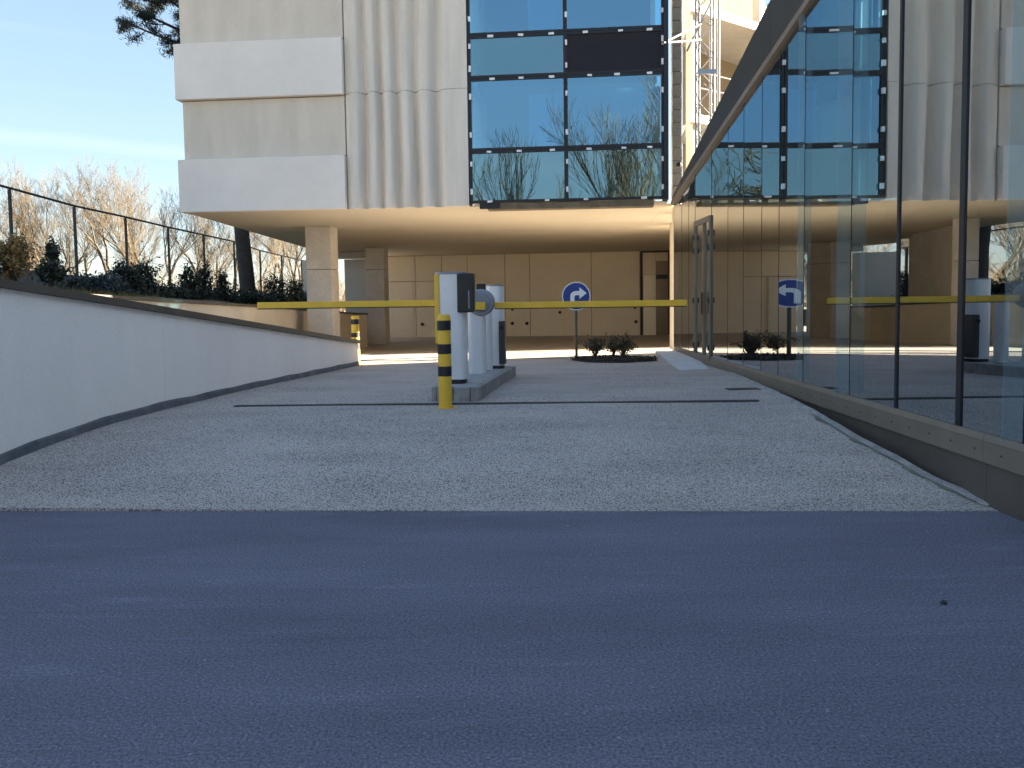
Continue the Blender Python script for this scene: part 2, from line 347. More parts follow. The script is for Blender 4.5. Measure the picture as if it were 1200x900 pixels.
# drains
def slot(name, p, q, w, label):
    t = thing(name, label, 'drain', p)
    d = Vector(q)-Vector(p); n = max(2, int(d.length/0.5)); L = d.length; ang = math.atan2(d.y, d.x); t.rotation_euler = (0,0,ang)
    MB().box(0, L, -w/2, w/2, -0.02, 0.0165).build('channel', M_BLK, t)
    for s in (-1, 1): MB().box(0, L, s*w/2-0.006, s*w/2+0.006, -0.02, 0.021).build('edge_rail', M_CABX, t)
    mbb = MB()
    for k in range(int(L/0.06)): mbb.box(k*0.06, k*0.06+0.018, -w/2, w/2, 0.0166, 0.0195)
    mbb.build('grate_bar', M_CABX, t, kind='stuff')
    return t
pa = rp_(275,477); pb = rp_(889,471); pa.z = zr(pa.y); pb.z = zr(pb.y)
slot('slot_drain', pa, pb, 0.065, 'long thin black slot drain across the concrete ramp before the island')
p0 = rp_(852,457.5); p1 = rp_(889,456.5); p0.z = zr(p0.y); p1.z = zr(p1.y)
slot('drain_grate', p0, p1, 0.16, 'short dark drain grate in the concrete beside the glass wall')

# bank to the left
wall2 = [(-9.4,4,2.2),(-8.4,7,2.05),(-7.4,11,1.9),(-6.65,14,1.76),(-6.0,18.2,1.60),(-5.75,22.9,1.45),(-5.42,28.3,1.24),(-5.15,28.9,1.22)]
w2x = [(p[1], p[0]) for p in wall2]; w2z = [(p[1], p[2]) for p in wall2]
fence_pts = []
for k, off in enumerate((651,580,506,447,398,357,322,292,267,244,225,209)):
    d = 12154.0/(off+100); fence_pts.append((-off*d/F, d))
fx = sorted((p[1], p[0]) for p in fence_pts)
m_ = MB(); ds = [0,4,7,9,11,13,14,15,16,17,18,19,20,22,24,26,28,30,33,37,42,50,65,90,140]; V = []
for d in ds:
    xw = lerp_tab(w2x, d)-0.12 if d < 29 else -5.4-(d-29)*0.35; xf = lerp_tab(fx, min(d,40)) if d > 12 else -11.5
    zw = lerp_tab(w2z, d)-0.06 if d < 29 else 0.9; zf = (2.15-0.035*max(0,d-16)) if d < 40 else 1.3
    for t in range(9):
        f = t/6; x = xw+(xf-xw)*f if t <= 6 else xf-(8 if t == 7 else 140)
        z = zw+(zf-zw)*min(1,f)+0.05*math.sin(x*3+d*1.7) if t <= 6 else 1.2
        V.append((x, d, z))
n9 = len(ds); m_.add(V, [(j*9+i, (j+1)*9+i, (j+1)*9+i+1, j*9+i+1) for j in range(n9-1) for i in range(8)])
m_.build('grass_bank', M_SOIL, smooth=True, kind='structure')

# ------------------------------------------------------------------ walls on the left
def wall_run(t, pts, thick, m_face, m_cap, base_fn, cap_over=0.06, cap_h=0.075, pl_h=None, nseg=1, side=1):
    """pts: (x,y,ztop) list; visible face is the given line; thickness goes to -x"""
    face = MB(); cap = MB(); pl = MB(); N = len(pts)
    for a, b in zip(pts, pts[1:]):
        poly = [(a[0],a[1]),(b[0],b[1]),(b[0]-thick,b[1]),(a[0]-thick,a[1])]
        face.prism(poly, [base_fn(a[1])-0.25, base_fn(b[1])-0.25, base_fn(b[1])-0.25, base_fn(a[1])-0.25], [a[2]-cap_h, b[2]-cap_h, b[2]-cap_h, a[2]-cap_h])
    o = face.build('wall_face', m_face, t)
    V = []
    for a in pts: V += [(a[0]+cap_over,a[1],a[2]-cap_h+0.002),(a[0]+cap_over,a[1],a[2]),(a[0]-thick-cap_over,a[1],a[2]+0.01),(a[0]-thick-cap_over,a[1],a[2]-cap_h+0.002)]
    fs = [(k*4+i, k*4+(i+1)%4, (k+1)*4+(i+1)%4, (k+1)*4+i) for k in range(N-1) for i in range(4)]+[(0,1,2,3),((N-1)*4+3,(N-1)*4+2,(N-1)*4+1,(N-1)*4)]
    cap.add(V, fs).build('wall_cap', m_cap, t)
WA = rp_(0,545); WB = rp_(420,428.5); WZA = at(0,325.5,WA.y).z; WZB = at(420,398.5,WB.y).z
def w1x(d): return WA.x+(WB.x-WA.x)*(d-WA.y)/(WB.y-WA.y)
def w1z(d): return WZA+(WZB-WZA)*(d-WA.y)/(WB.y-WA.y)
t = thing('retaining_wall', 'long white rendered retaining wall with brown metal cap along the left of the ramp', 'wall')
ptsw = [(w1x(d), d, w1z(d)) for d in (-7,-2,1.5,4.2,7.0,9.5,12.0,WB.y)]
wall_run(t, ptsw, 0.28, M_PLAS, M_CAP, lambda d: zr(d))
for d in (5.1,9.7): MB().beam((w1x(d)+0.0005,d,zr(d)+0.1), (w1x(d)+0.0005,d,w1z(d)-0.08), 0.003, 0.004).build('panel_joint', M_PLAS, t)
mb = MB(); V = []
for k in range(40):
    d = 3.0+(WB.y-3.02)*k/39; h = (0.098 if d < 10.2 else 0.09)+0.006*math.sin(d*6); x = w1x(d); z = zr(d)
    V += [(x+0.035+0.008*math.sin(d*5), d, z-0.02), (x+0.022, d, z+h-0.015), (x+0.002, d, z+h)]
mb.add(V, [(k*3+i, k*3+i+1, k*3+i+4, k*3+i+3) for k in range(39) for i in range(2)]).build('plinth', M_PLNT, t, smooth=True)
t2 = thing('garden_wall', 'low beige rendered wall with brown cap behind the white retaining wall', 'wall')
wall_run(t2, wall2, 0.2, M_WALB, M_CAP, lambda d: zr(d), cap_over=0.05, cap_h=0.06)

# ------------------------------------------------------------------ main building (local x along the façade, y into the building)
AL = math.atan(-0.09)
main = thing('concrete_building', 'large building with pale banded and fluted concrete front over an open car passage', 'building', (-0.83,17.8,0), AL)
rot = Matrix.Rotation(AL, 3, 'Z'); inv = rot.inverted()
def loc(p): return inv @ (Vector(p)-Vector((-0.83,17.8,0)))
def wz(px, py, u, v=0.0):
    q = rot @ Vector((u, v, 0))+Vector((-0.83,17.8,0)); return at(px, py, q.y).z
ZS = 3.65
uL, uP, uW, uR = -6.56, -2.76, -0.03, 4.21
zb = [ZS]+[wz(300, y, -5.0) for y in (185.5, 116, 49.5)]; dzb = 1.33
zb += [zb[-1]+dzb*k for k in range(1, 5)]
for k in range(len(zb)-1):
    lite = (k % 2 == 0)
    x0 = uL+(0.0 if lite else 0.10); proud = -0.13 if lite else 0.0
    MB().box(x0, uP-0.012, proud, 0.35, zb[k]+0.009, zb[k+1]-0.009).build('band_panel', M_LITE if lite else M_BEIG, main, bevel=0.012)
MB().box(uL+0.14, uP+0.02, 0.2, 0.5, ZS+0.02, zb[-1]).build('joint_backing', M_JOIN, main)
# fluted panels
ridges = [421,441.5,459.5,480.5,503]; vals = [410.5,431,449.5,468.5,490,514]
def pu(px): return uP+(px-408)/(551-408)*(uW-uP)
ctrl = [(pu(408),0.02),(pu(411.5),0.02)]
for r_, v_ in zip(ridges, vals[1:]): ctrl += [(pu(r_-5),-0.13),(pu(r_+3.5),-0.15),(pu(v_-1.5),0.11),(pu(v_+1),0.11)]
ctrl += [(pu(523),-0.10),(pu(534),-0.13),(pu(551),-0.13)]
def smoothc(x):
    return sum(lerp_tab(ctrl, x+k*0.02) for k in (-2,-1,0,1,2))/5
N = 150; us = [uP+0.012+(uW-uP-0.024)*i/N for i in range(N+1)]
zj = wz(480, 107.5, -1.4)
for (z0, z1, ph) in ((ZS+0.003, zj-0.007, 1.0), (zj+0.007, zj+4.4, 0.86)):
    nz_ = 14; V = []
    for j in range(nz_+1):
        z = z0+(z1-z0)*j/nz_
        for i, u in enumerate(us): V.append((u+0.02*math.sin(z*1.1+u*2)*(1 if 2 < i < N-2 else 0), smoothc(u)*ph, z))
    fs = [(j*(N+1)+i, j*(N+1)+i+1, (j+1)*(N+1)+i+1, (j+1)*(N+1)+i) for j in range(nz_) for i in range(N)]
    k = len(V); V += [(u, 0.3, z0) for u in us]+[(u, 0.3, z1) for u in us]
    fs += [(i+1, i, k+i, k+i+1) for i in range(N)]+[(nz_*(N+1)+i, nz_*(N+1)+i+1, k+N+1+i+1, k+N+1+i) for i in range(N)]
    e = N+1
    fs += [(0,)+tuple(j*e for j in range(1,nz_+1))+(k+N+1, k), tuple([N]+[k+N, k+2*N+1]+[j*e+N for j in range(nz_, 0, -1)])]
    MB().add(V, fs).build('fluted_panel', M_FLUT, main, smooth=True)
MB().box(uP, uW, 0.31, 0.5, ZS+0.02, zb[-1]).build('joint_backing', M_JOIN, main)
# window wall
uc = 2.06; zw = [ZS+0.055, wz(606,176.5,1.0), wz(606,91.5,1.0), wz(606,41.5,1.0)]
zw += [zw[3]+1.58, zw[3]+2.6]
FR = 0.055
clip = MB().box(-0.055,0.055,-0.03,0.0,-0.022,0.022)
clip_h = None
def window(u0, u1, z0, z1, kind, clips):
    global clip_h
    fr = MB(); y0, y1 = -0.10, 0.06
    fr.box(u0, u1, y0, y1, z0, z0+FR).box(u0, u1, y0, y1, z1-FR, z1).box(u0, u0+FR*0.7, y0, y1, z0+FR, z1-FR).box(u1-FR*0.7, u1, y0, y1, z0+FR, z1-FR)
    w = fr.build('window_frame', M_FRAM, main)
    a, b, c, d = u0+FR*0.7, u1-FR*0.7, z0+FR, z1-FR
    if kind == 'black': MB().box(a, b, -0.085, 0.0, c, d).build('spandrel_panel', M_SPAN, w)
    else:
        V = []; K = 8
        for j in range(K+1):
            for i in range(K+1):
                x = a+(b-a)*i/K; z = c+(d-c)*j/K
                V.append((x, -0.075+0.003*(1-((2*i/K-1)**2))*(1-((2*j/K-1)**2)), z))
        n1 = len(V); V += [(v[0], v[1]+0.03, v[2]) for v in V]; e = K+1
        fs = [(j*e+i, j*e+i+1, (j+1)*e+i+1, (j+1)*e+i) for j in range(K) for i in range(K)]
        fs += [tuple(n1+q for q in reversed(f)) for f in fs]
        MB().add(V, fs).build('pane', G_TEAL if kind == 'teal' else G_BLUE, w, smooth=True)
    for (cu, cz, r) in clips:
        if clip_h is None: clip_h = clip.build('clip', M_CLIP, w); c_ = clip_h
        else: c_ = clip_h.copy(); C.objects.link(c_); c_.parent = w
        c_.location = (cu, y0-0.002, cz); c_.rotation_euler = (0, (PI/2 if r else 0)+random.uniform(-.05,.05), 0); s_ = random.uniform(.85,1.15); c_.scale = (s_, 1, s_)
kinds = [('teal','teal'),('blue','blue'),('teal','black'),('blue','blue'),('teal','teal')]
for r in range(5):
    for c in range(2):
        u0, u1 = (0.0, uc-0.004) if c == 0 else (uc+0.004, uR-0.10); z0, z1 = zw[r]+0.003, zw[r+1]-0.003
        cl = []
        for f in (0.22+random.uniform(-.06,.06), 0.55+random.uniform(-.05,.05), 0.86):
            cl.append((u0+(u1-u0)*f, z1-0.026, 0))
        if r == 0:
            for f in (0.2, 0.8): cl.append((u0+(u1-u0)*f, z0+0.026, 0))
        for f in (0.22, 0.75):
            cl.append((u0+0.02 if c == 0 else u0+0.015, z0+(z1-z0)*f, 1))
            if c == 1: cl.append((u1-0.02, z0+(z1-z0)*f, 1))
        window(u0, u1, z0, z1, kinds[r][c], cl)
MB().box(uR-0.098, uR, -0.16, 0.25, ZS+0.03, zw[-1]).build('frame_return', M_FRAM, main)
MB().box(uW-0.0, -0.003, -0.10, 0.2, ZS+0.02, zw[-1]).build('frame_side', M_FRAM, main)
# ragged underside of the window wall
MB().box(0.35, uR-0.3, -0.06, 0.30, ZS-0.085, ZS+0.045).build('bottom_trim', mat('raw_trim', (0.20,0.16,0.11), 0.9, var=0.5, vscale=3), main)
MB().box(0.18, 0.62, -0.085, 0.05, ZS-0.06, ZS+0.05).build('bottom_bracket', M_FRAM, main)
# interior behind the windows
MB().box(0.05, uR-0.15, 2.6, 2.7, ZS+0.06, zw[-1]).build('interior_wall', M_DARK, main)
MB().box(1.27, 2.02, 0.02, 0.05, zw[1]+0.08, zw[2]-0.33).build('interior_partition', M_PALE, main)
MB().box(1.27, 2.02, 0.02, 0.05, zw[3]+0.08, zw[4]-0.1).build('interior_partition', M_PALE, main)
MB().box(2.12, uR-0.16, 0.02, 0.05, zw[1]+0.08, zw[2]-0.28).build('interior_partition', mat('interior_mid',(0.25,0.27,0.28),0.8), main)
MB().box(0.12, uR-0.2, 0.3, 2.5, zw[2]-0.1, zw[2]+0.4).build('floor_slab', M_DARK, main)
# soffit slab with splayed left edge, building mass above it
pL0 = loc((-7.36,18.42,0)); pL1 = loc((-7.55,29.6,0)); pL2 = loc((-7.9,36.6,0))
sof = [(pL0.x+0.12, 0.02), (uR, 0.02), (uR, 18.5), (pL2.x, 18.5), (pL1.x, pL1.y)]
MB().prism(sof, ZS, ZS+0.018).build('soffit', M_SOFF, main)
ext = [loc((x, y, 0)) for x, y in ((3.47,17.92),(3.60,17.93),(3.60,18.34),(3.8,18.36),(4.05,20.4),(4.5,22.25),(5.5,26.3),(7.4,36.2))]
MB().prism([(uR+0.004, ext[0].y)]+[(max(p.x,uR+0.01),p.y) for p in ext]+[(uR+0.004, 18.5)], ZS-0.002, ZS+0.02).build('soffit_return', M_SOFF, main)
body = [(pL0.x+0.2, 0.52), (-0.1, 0.52), (-0.1, 2.75), (uR-0.02, 2.75), (uR-0.02, 18.4), (pL2.x+.1, 18.4), (pL1.x+.1, pL1.y)]
MB().prism(body, ZS+0.03, zb[-1]+0.4).build('upper_walls', M_BEIG, main)
MB().box(-0.09, uR-0.02, 0.1, 2.74, zw[-1]+0.01, zb[-1]+0.4).build('roof_block', M_BEIG, main)
# columns under the soffit
def column(px0, px1, d, depth, name='column'):
    a = at(px0, 300, d); b = at(px1, 300, d); t_ = loc((a.x, d, 0)); w = b.x-a.x
    zj1 = at(px0, 316, d).z
    c = MB().box(t_.x, t_.x+w, t_.y, t_.y+depth, zr(d)-0.1, zj1-0.006).build(name, M_COL, main, bevel=0.02)
    MB().box(t_.x, t_.x+w, t_.y, t_.y+depth, zj1+0.006, ZS-0.002).build('column_top', M_COL, c, bevel=0.02)
    MB().box(t_.x+.03, t_.x+w-.03, t_.y+.03, t_.y+depth-.03, zj1-0.01, zj1+0.01).build('column_joint', M_JOIN, c)
column(358, 389, 21.8, 0.62); column(428, 450, 30.7, 0.7)
# rear wall, panels and doors (built along its own line)
def rw(px): # rear wall point for an image column
    r = ray(px, 340); k = 35.8/(r.y+0.12*r.x); return Vector((r.x*k, r.y*k, 0))
A = rw(452); B = rw(800); RB = loc(A); RE = loc(B); rd = (RE-RB); RLEN = rd.length; rang = math.atan2(rd.y, rd.x)
rear = MB().box(0, RLEN, 0.06, 0.4, -0.6, ZS-0.003).build('rear_wall', mat('tan_joint', (0.30,0.25,0.19), 0.9), main); rear.location = RB; rear.rotation_euler = (0,0,rang)
def rs(px): return (loc(rw(px))-RB).length*(1 if px >= 452 else -1)
def rz_(px, py): p = rw(px); return at(px, py, p.y).z
cuts = [452,487,518,548,592,621,693,750]; g = 0.012
for a, b in zip(cuts, cuts[1:]):
    zs = [-0.6, rz_(470,330), ZS-0.004] if a in (452,487) else [-0.6, ZS-0.004]
    for z0, z1 in zip(zs, zs[1:]): MB().box(rs(a)+g, rs(b)-g, 0.0, 0.07, z0+g, z1-g).build('wall_panel', M_RWAL, rear, bevel=0.008)
MB().box(rs(785.5), RLEN, 0.0, 0.07, -0.6, ZS-0.004).build('wall_panel', M_RWAL, rear)
MB().box(rs(750)+g, rs(785.5)-g, 0.0, 0.07, rz_(768,293)+0.02, ZS-0.004).build('wall_panel', M_RWAL, rear)
def door(px0, px1, y0, y1, m, handle_px=None):
    d_ = MB().box(rs(px0), rs(px1), -0.03, 0.0, rz_((px0+px1)/2, y1), rz_((px0+px1)/2, y0)).build('door', m, rear, bevel=0.008)
    MB().box(rs(px0)-0.04, rs(px0)-0.002, -0.025, 0.0, rz_(px0,y1), rz_(px0,y0)+0.04).build('door_jamb', M_RWAL, d_)
    if handle_px: MB().tube([(rs(handle_px[0]), -0.03, rz_(*handle_px)), (rs(handle_px[0]), -0.10, rz_(*handle_px))], 0.07, 8).build('handle', M_BLK, d_)
    return d_
door(458, 484, 331, 404.5, M_RWAL, (494.5,380)); door(625, 661, 329, 401, M_RWAL, (656,366))
for (hx, hy) in ((600,363),(600,379),(617,379),(745,377),(744,361)):
    MB().tube([(rs(hx), 0.0, rz_(hx,hy)), (rs(hx), -0.07, rz_(hx,hy))], 0.075 if hy > 370 else 0.05, 8).build('lock_plate', M_BLK, rear)
# glazed door at the right of the rear wall
gd = MB(); a, b = rs(750.5), rs(785); z0, z1 = rz_(768,403.5), rz_(768,293.5)
gd.box(a, a+0.10, -0.04, 0.10, z0, z1).box(b-0.08, b, -0.04, 0.10, z0, z1).box(a+.1, b-.08, -0.04, 0.10, z1-0.09, z1).box(a+.1, b-.08, -0.04, 0.10, z0, z0+0.06)
gdo = gd.build('glazed_door_frame', M_BLK, rear)
zq = rz_(768,306); zq2 = rz_(768,322); xm = rs(768.5)
MB().box(a+.1, xm, 0.02, 0.05, zq2, z1-.09).build('upper_pane', mat('pane_beige',(0.70,0.60,0.45),0.25), gdo)
MB().box(a+.12, xm, 0.02, 0.05, z0+.06, zq2-.01).build('left_pane', mat('pane_sunlit_cream',(0.90,0.82,0.68),0.25), gdo)  # opaque pane, cream painted in for the sunlit room behind
MB().box(xm+.01, b-.08, 0.02, 0.05, z0+.06, zq).build('right_pane', mat('pane_brown',(0.24,0.19,0.14),0.2), gdo)
MB().box(xm+.01, b-.08, 0.02, 0.05, zq+.01, z1-.09).build('upper_pane', mat('pane_beige',(0.70,0.60,0.45),0.25), gdo)
MB().box(xm+.012, b-.085, 0.0, 0.018, rz_(768,327), rz_(768,322)).build('door_rail', M_BLK, gdo)
MB().box(xm+.012, b-.085, 0.0, 0.018, z0+.065, z0+.3).build('kick_plate', M_BLK, gdo)
# grey side wall at far left and beam
a = loc((at(404,330,33.2).x,33.2,0)); b = loc((at(430,330,33.2).x,33.2,0))
MB().box(a.x, b.x, a.y, a.y+0.3, -0.5, at(410,304,33.2).z).build('side_panel', M_GREY, main)
hw = [loc((x, y, 0)) for x, y in ((at(370,300,23.2).x,23.2),(at(370,300,27.6).x,27.6),(at(362,300,27.6).x,27.6),(at(362,300,23.2).x,23.2))]
MB().prism([(p.x,p.y) for p in hw], -0.3, ZS-0.003).build('side_wall', M_COL, main)
a2 = loc((-8.5,33.2,0)); b2_ = loc((-7.35,33.2,0)); MB().box(a2.x, b2_.x, a2.y, a2.y+0.3, -0.5, ZS-0.3).build('side_panel', M_GREY, main)
MB().box(pL1.x-0.1, b.x+0.5, a.y-0.3, a.y+0.5, at(410,303,33.2).z+0.002, ZS-0.002).build('rear_beam', M_COL, main)
# right-hand pier under the corner
p = loc((at(787,300,22.3).x, 22.3, 0))
MB().box(p.x, p.x+0.45, p.y, p.y+0.5, -0.2, ZS-0.003).build('corner_pier', M_RWAL, main, bevel=0.015)

# ------------------------------------------------------------------ glass building on the right
GX = 3.57; ZG = 0.55
gb = thing('glass_building', 'long low glass walled building with sloping roof edge along the right of the ramp', 'building', (GX,0,0))
def zlow(d): return min(5.75, 3.63+0.1716*(17.8-d))
def ztop(d): return min(6.25, 3.83+0.266*(17.8-d))
cutd = [-12,-9,-6,-3.4,-1.2,0.9,2.6,3.7,4.7,5.62,6.44,7.5,8.55,9.92,10.85,11.6,12.5,13.4,14.48]
D0, D1 = 14.5, 15.76
cut2 = [15.78,16.35,17.0,17.82]
def pane(d0, d1, z0, z1a, z1b, bow):
    K = 10; V = []
    for i in range(K+1):
        t_ = i/K; y = d0+(d1-d0)*t_; x = bow*(1-(2*t_-1)**2)
        V += [(x, y, z0), (x, y, z1a+(z1b-z1a)*t_)]
    n1 = len(V); V += [(v[0]+0.024, v[1], v[2]) for v in V]
    fs = [(i*2, i*2+1, i*2+3, i*2+2) for i in range(K)]
    fs = fs+[tuple(n1+q for q in reversed(f)) for f in fs]
    return MB().add(V, fs)
for cs in (cutd, cut2):
    for d0, d1 in zip(cs, cs[1:]):
        bow = 0.0018*(d1-d0)**2*random.uniform(0.8,1.2)
        o = pane(d0+0.006, d1-0.006, ZG, zlow(d0), zlow(d1), bow).build('glass_pane', G_WALL, gb, smooth=True)
    for d in cs:
        w = 0.035 if d in (6.44,) else (0.020 if d in (7.5,) else 0.006)
        MB().box(-0.012 if w > 0.01 else -0.003, 0.09, d-w, d+w, ZG, zlow(d)).build('mullion', M_FRAM, gb)
for d, wf in ((5.62, 0.15), (8.55, 0.15), (9.92, 0.08)):
    MB().box(-wf, -0.014, d-0.008, d+0.008, ZG+0.02, zlow(d)-0.02).build('glass_fin', G_FIN, gb)
# door
zd0, zd1 = 0.47, 3.06; dm = (D0+D1)/2-0.1
fr = MB(); fw = 0.05
for d in (D0+fw/2, dm, D1-fw/2): fr.box(-0.035, 0.07, d-fw/2, d+fw/2, zd0, zd1)
fr.box(-0.035, 0.07, D0+fw, dm-fw/2, zd1-0.09, zd1).box(-0.035, 0.07, dm+fw/2, D1-fw, zd1-0.09, zd1).box(-0.035, 0.07, D0+fw, dm-fw/2, zd0, zd0+0.07).box(-0.035, 0.07, dm+fw/2, D1-fw, zd0, zd0+0.07)
df = fr.build('door_frame', M_BRNZ, gb)
pane(D0+fw, dm-fw/2, zd0+.07, zd1-.09, zd1-.09, 0.0).build('door_pane', G_WALL, df, smooth=True)
pane(dm+fw/2, D1-fw, zd0+.07, zd1-.09, zd1-.09, 0.0).build('door_pane', G_WALL, df, smooth=True)
MB().box(-0.02, 0.1, 14.445, 15.795, 0.1, 0.466).build('door_sill', M_BRNZ, gb)
for d in (D0+0.03, D1-0.03):
    for z in (0.7, 1.55, 2.5, 2.75):
        h_ = MB().box(-0.06, -0.034, d-0.03, d+0.03, z-0.05, z+0.05).build('hinge', M_BLK, df)
MB().box(-0.075, -0.05, dm-0.09, dm-0.06, 1.3, 1.7).build('handle', M_BLK, df)
pane(D0+.01, D1-.01, zd1+.006, zlow(D0), zlow(D1), 0.001).build('glass_pane', G_WALL, gb, smooth=True)
# sill flashing in steps, split in lengths
sl = [(-12,-6),(-6,-1),(-1,3.2),(3.2,6.05),(6.05,9.4),(9.4,12.4),(12.4,14.44)]
for d0, d1 in sl:
    e = 0.003
    MB().add([(-0.035,d0+e,ZG-0.05),(-0.015,d0+e,ZG-0.002),(0.1,d0+e,ZG-0.002),(0.1,d0+e,ZG-0.05),(-0.035,d1-e,ZG-0.05),(-0.015,d1-e,ZG-0.002),(0.1,d1-e,ZG-0.002),(0.1,d1-e,ZG-0.05)],
             [(0,1,2,3),(7,6,5,4),(0,4,5,1),(1,5,6,2),(2,6,7,3),(3,7,4,0)]).build('sill_flashing', M_BRNZ, gb)
    MB().box(-0.030, 0.1, d0+e, d1-e, ZG-0.215, ZG-0.053).build('sill_fascia', M_BRNZ, gb)
    MB().box(0.0, 0.1, d0+e, d1-e, -0.6, ZG-0.22).build('base_cladding', M_BRND, gb)
rv = MB(); y = -2
while y < 14:
    rv.tube([(-0.030,y,ZG-0.13),(-0.034,y,ZG-0.13)], 0.008, 6); y += 0.34
rv.build('rivet', M_BLK, gb, kind='stuff')
MB().box(0.0, 0.1, 15.8, 17.82, 0.3, ZG-0.004).build('far_sill', M_BRNZ, gb)
# roof edge cladding: lower trim and panels above
edges = [-12,-5,0,4,6.5,9.0,11.2,13.2,15.2,16.9,17.86]
for d0, d1 in zip(edges, edges[1:]):
    e = 0.004
    def quadbox(x0, x1, za0, za1, zb0, zb1):
        return MB().add([(x0,d0+e,za0),(x0,d1-e,za1),(x0,d1-e,zb1),(x0,d0+e,zb0),(x1,d0+e,za0),(x1,d1-e,za1),(x1,d1-e,zb1),(x1,d0+e,zb0)],
                        [(0,1,2,3),(7,6,5,4),(0,4,5,1),(1,5,6,2),(2,6,7,3),(3,7,4,0)])
    quadbox(-0.06, 0.12, zlow(d0)+0.002, zlow(d1)+0.002, zlow(d0)+0.085, zlow(d1)+0.085).build('roof_trim', M_BRNZ, gb)
    if ztop(d1) > zlow(d1)+0.12:
        quadbox(-0.025, 0.12, zlow(d0)+0.088, zlow(d1)+0.088, ztop(d0), ztop(d1)).build('roof_edge_panel', M_BRNR, gb)
# shell: roof, back, ends, floor, interior
def roofz(d): return (zlow(d)+0.09)
rv = MB(); dd = [-12,0,4,17.84]
for d0, d1 in zip(dd, dd[1:]):
    rv.prism([(0.13,d0),(12,d0),(12,d1),(0.13,d1)], [roofz(d0),roofz(d0),roofz(d1),roofz(d1)], [ztop(d0)-0.02,ztop(d0)-0.02,ztop(d1)-0.02,ztop(d1)-0.02])
rv.build('roof', M_BRNR, gb)
MB().box(12, 12.2, -12, 17.8, -0.6, 5.9).build('back_wall', M_BRND, gb)
MB().prism([(0.10,17.60),(11.9,17.60),(11.9,17.80),(0.10,17.80)], -0.6, 3.63).build('end_wall', M_BRND, gb)
MB().box(0.05, 0.33, 17.86, 18.32, -0.2, 3.66).build('shading_pier', M_RWAL, gb, bevel=0.01)  # pier added past the glass end to keep sun off the left wall's tip
MB().box(0.12, 12, -12.2, -12, -0.6, 5.9).build('end_wall', M_BRND, gb)
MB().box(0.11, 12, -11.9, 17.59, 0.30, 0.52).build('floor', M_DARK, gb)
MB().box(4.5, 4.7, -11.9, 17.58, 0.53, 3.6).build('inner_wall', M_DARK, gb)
# guard rail on the roof edge
gr = thing('guard_rail', 'white edge protection posts with thin cable along the sloping glass building roof', 'guard rail')
tops = []
for d in (10.4, 11.9, 13.3, 14.6, 15.9, 17.3):
    z = ztop(d); MB().box(GX+0.16, GX+0.22, d-0.03, d+0.03, z-0.05, z+0.38).build('post', M_WPNT, gr); tops.append((GX+0.19, d, z+0.36))
MB().tube(tops, 0.012, 5).build('cable', M_GALV, gr)

# ------------------------------------------------------------------ unfinished building, block pier, scaffold (seen over the low roof end)
ub = thing('unfinished_building', 'sunlit sand coloured building under construction behind the scaffold tower', 'building', (4.95,23.2,0), math.radians(37))
def UB(x, y):
    c_, s_ = math.cos(math.radians(37)), math.sin(math.radians(37)); return ((x-4.95)*c_+(y-23.2)*s_, -(x-4.95)*s_+(y-23.2)*c_)
ub_m = MB().prism([UB(5.6,26.5),(12,3.0),(12,9),UB(7.6,36)], -0.6, 12).build('rendered_wall', M_SAND, ub)
for x in (0.35, 3.4, 6.6): MB().box(x, x+0.26, 0, 0.26, -0.6, 12).build('concrete_column', M_WPNT, ub, bevel=0.01)
for z in (3.5, 6.55, 9.6): MB().prism([(0.1,-0.15),(9,-0.15),(9,2.99),UB(5.55,26.4)], z, z+0.24).build('floor_slab', M_WPNT, ub)
MB().box(0.65, 12, 0.6, 0.75, -0.6, 3.49).build('ground_wall', M_SAND, ub)
for k, z in enumerate((4.55, 7.6)):
    rl = MB()
    for hz in (0, 0.45): rl.tube([(0.65,0.05,z+hz),(8.8,0.05,z+hz)], 0.02, 6)
    rl.build('safety_rail', M_GALV, ub)
bp = thing('block_pier', 'tall narrow pier of grey concrete blocks beside the blue window wall', 'pier', (at(788,100,19.6).x,19.6,0), AL)
bm0 = None; z = 3.7; k = 0
while z < 10.5:
    if bm0 is None: bm0 = MB().box(0,0.22,0,0.3,0,0.285).build('block', M_BLCK, bp, bevel=0.008); bm0.location = (0,0,z)
    else: pcopy(bm0, bp, (random.uniform(-.006,.006), random.uniform(-.006,.006), z))
    z += 0.297
MB().box(0.02,0.20,0.02,0.28,-0.2,3.69).build('pier_base', M_BLCK, bp)
st = thing('scaffold_tower', 'slim galvanised lattice scaffold tower rising above the glass building roof', 'scaffold', (at(828,100,18.9).x,18.9,0))
for sx, sy in ((-0.17,0),(0.17,0),(-0.17,0.34),(0.17,0.34)):
    MB().tube([(sx,sy,-0.1),(sx,sy,9.6)], 0.026, 7).build('standard', M_GALV, st)
zz = 0.3; sgn = 1
while zz < 9.3:
    br = MB(); 
    for y in (0, 0.34): br.tube([(-0.17*sgn,y,zz),(0.17*sgn,y,zz+0.36)], 0.012, 5)
    br.tube([(-0.17,0,zz),(-0.17,0.34,zz+0.36)], 0.012, 5).tube([(0.17,0,zz),(0.17,0.34,zz)], 0.012, 5)
    br.build('brace', M_GALV, st); zz += 0.36; sgn = -sgn
for z in (4.9, 6.7): MB().box(-0.22,0.22,-0.06,-0.02,z,z+0.10).build('coupler', mat('blue_grey_steel',(0.30,0.36,0.45),0.5,metal=0.4), st)
for a, b, r in (((776,51),(822,28),0.022),((778,50),(822,47),0.02),((805,60),(832,5),0.028)):
    q0 = at(*a, 17.2)-st.location; q1 = at(*b, 18.8)-st.location
    if a == (805,60): q0 = at(*a, 18.8)-st.location
    MB().tube([q0, q1], r, 6).build('tie_tube', M_GALV, st)
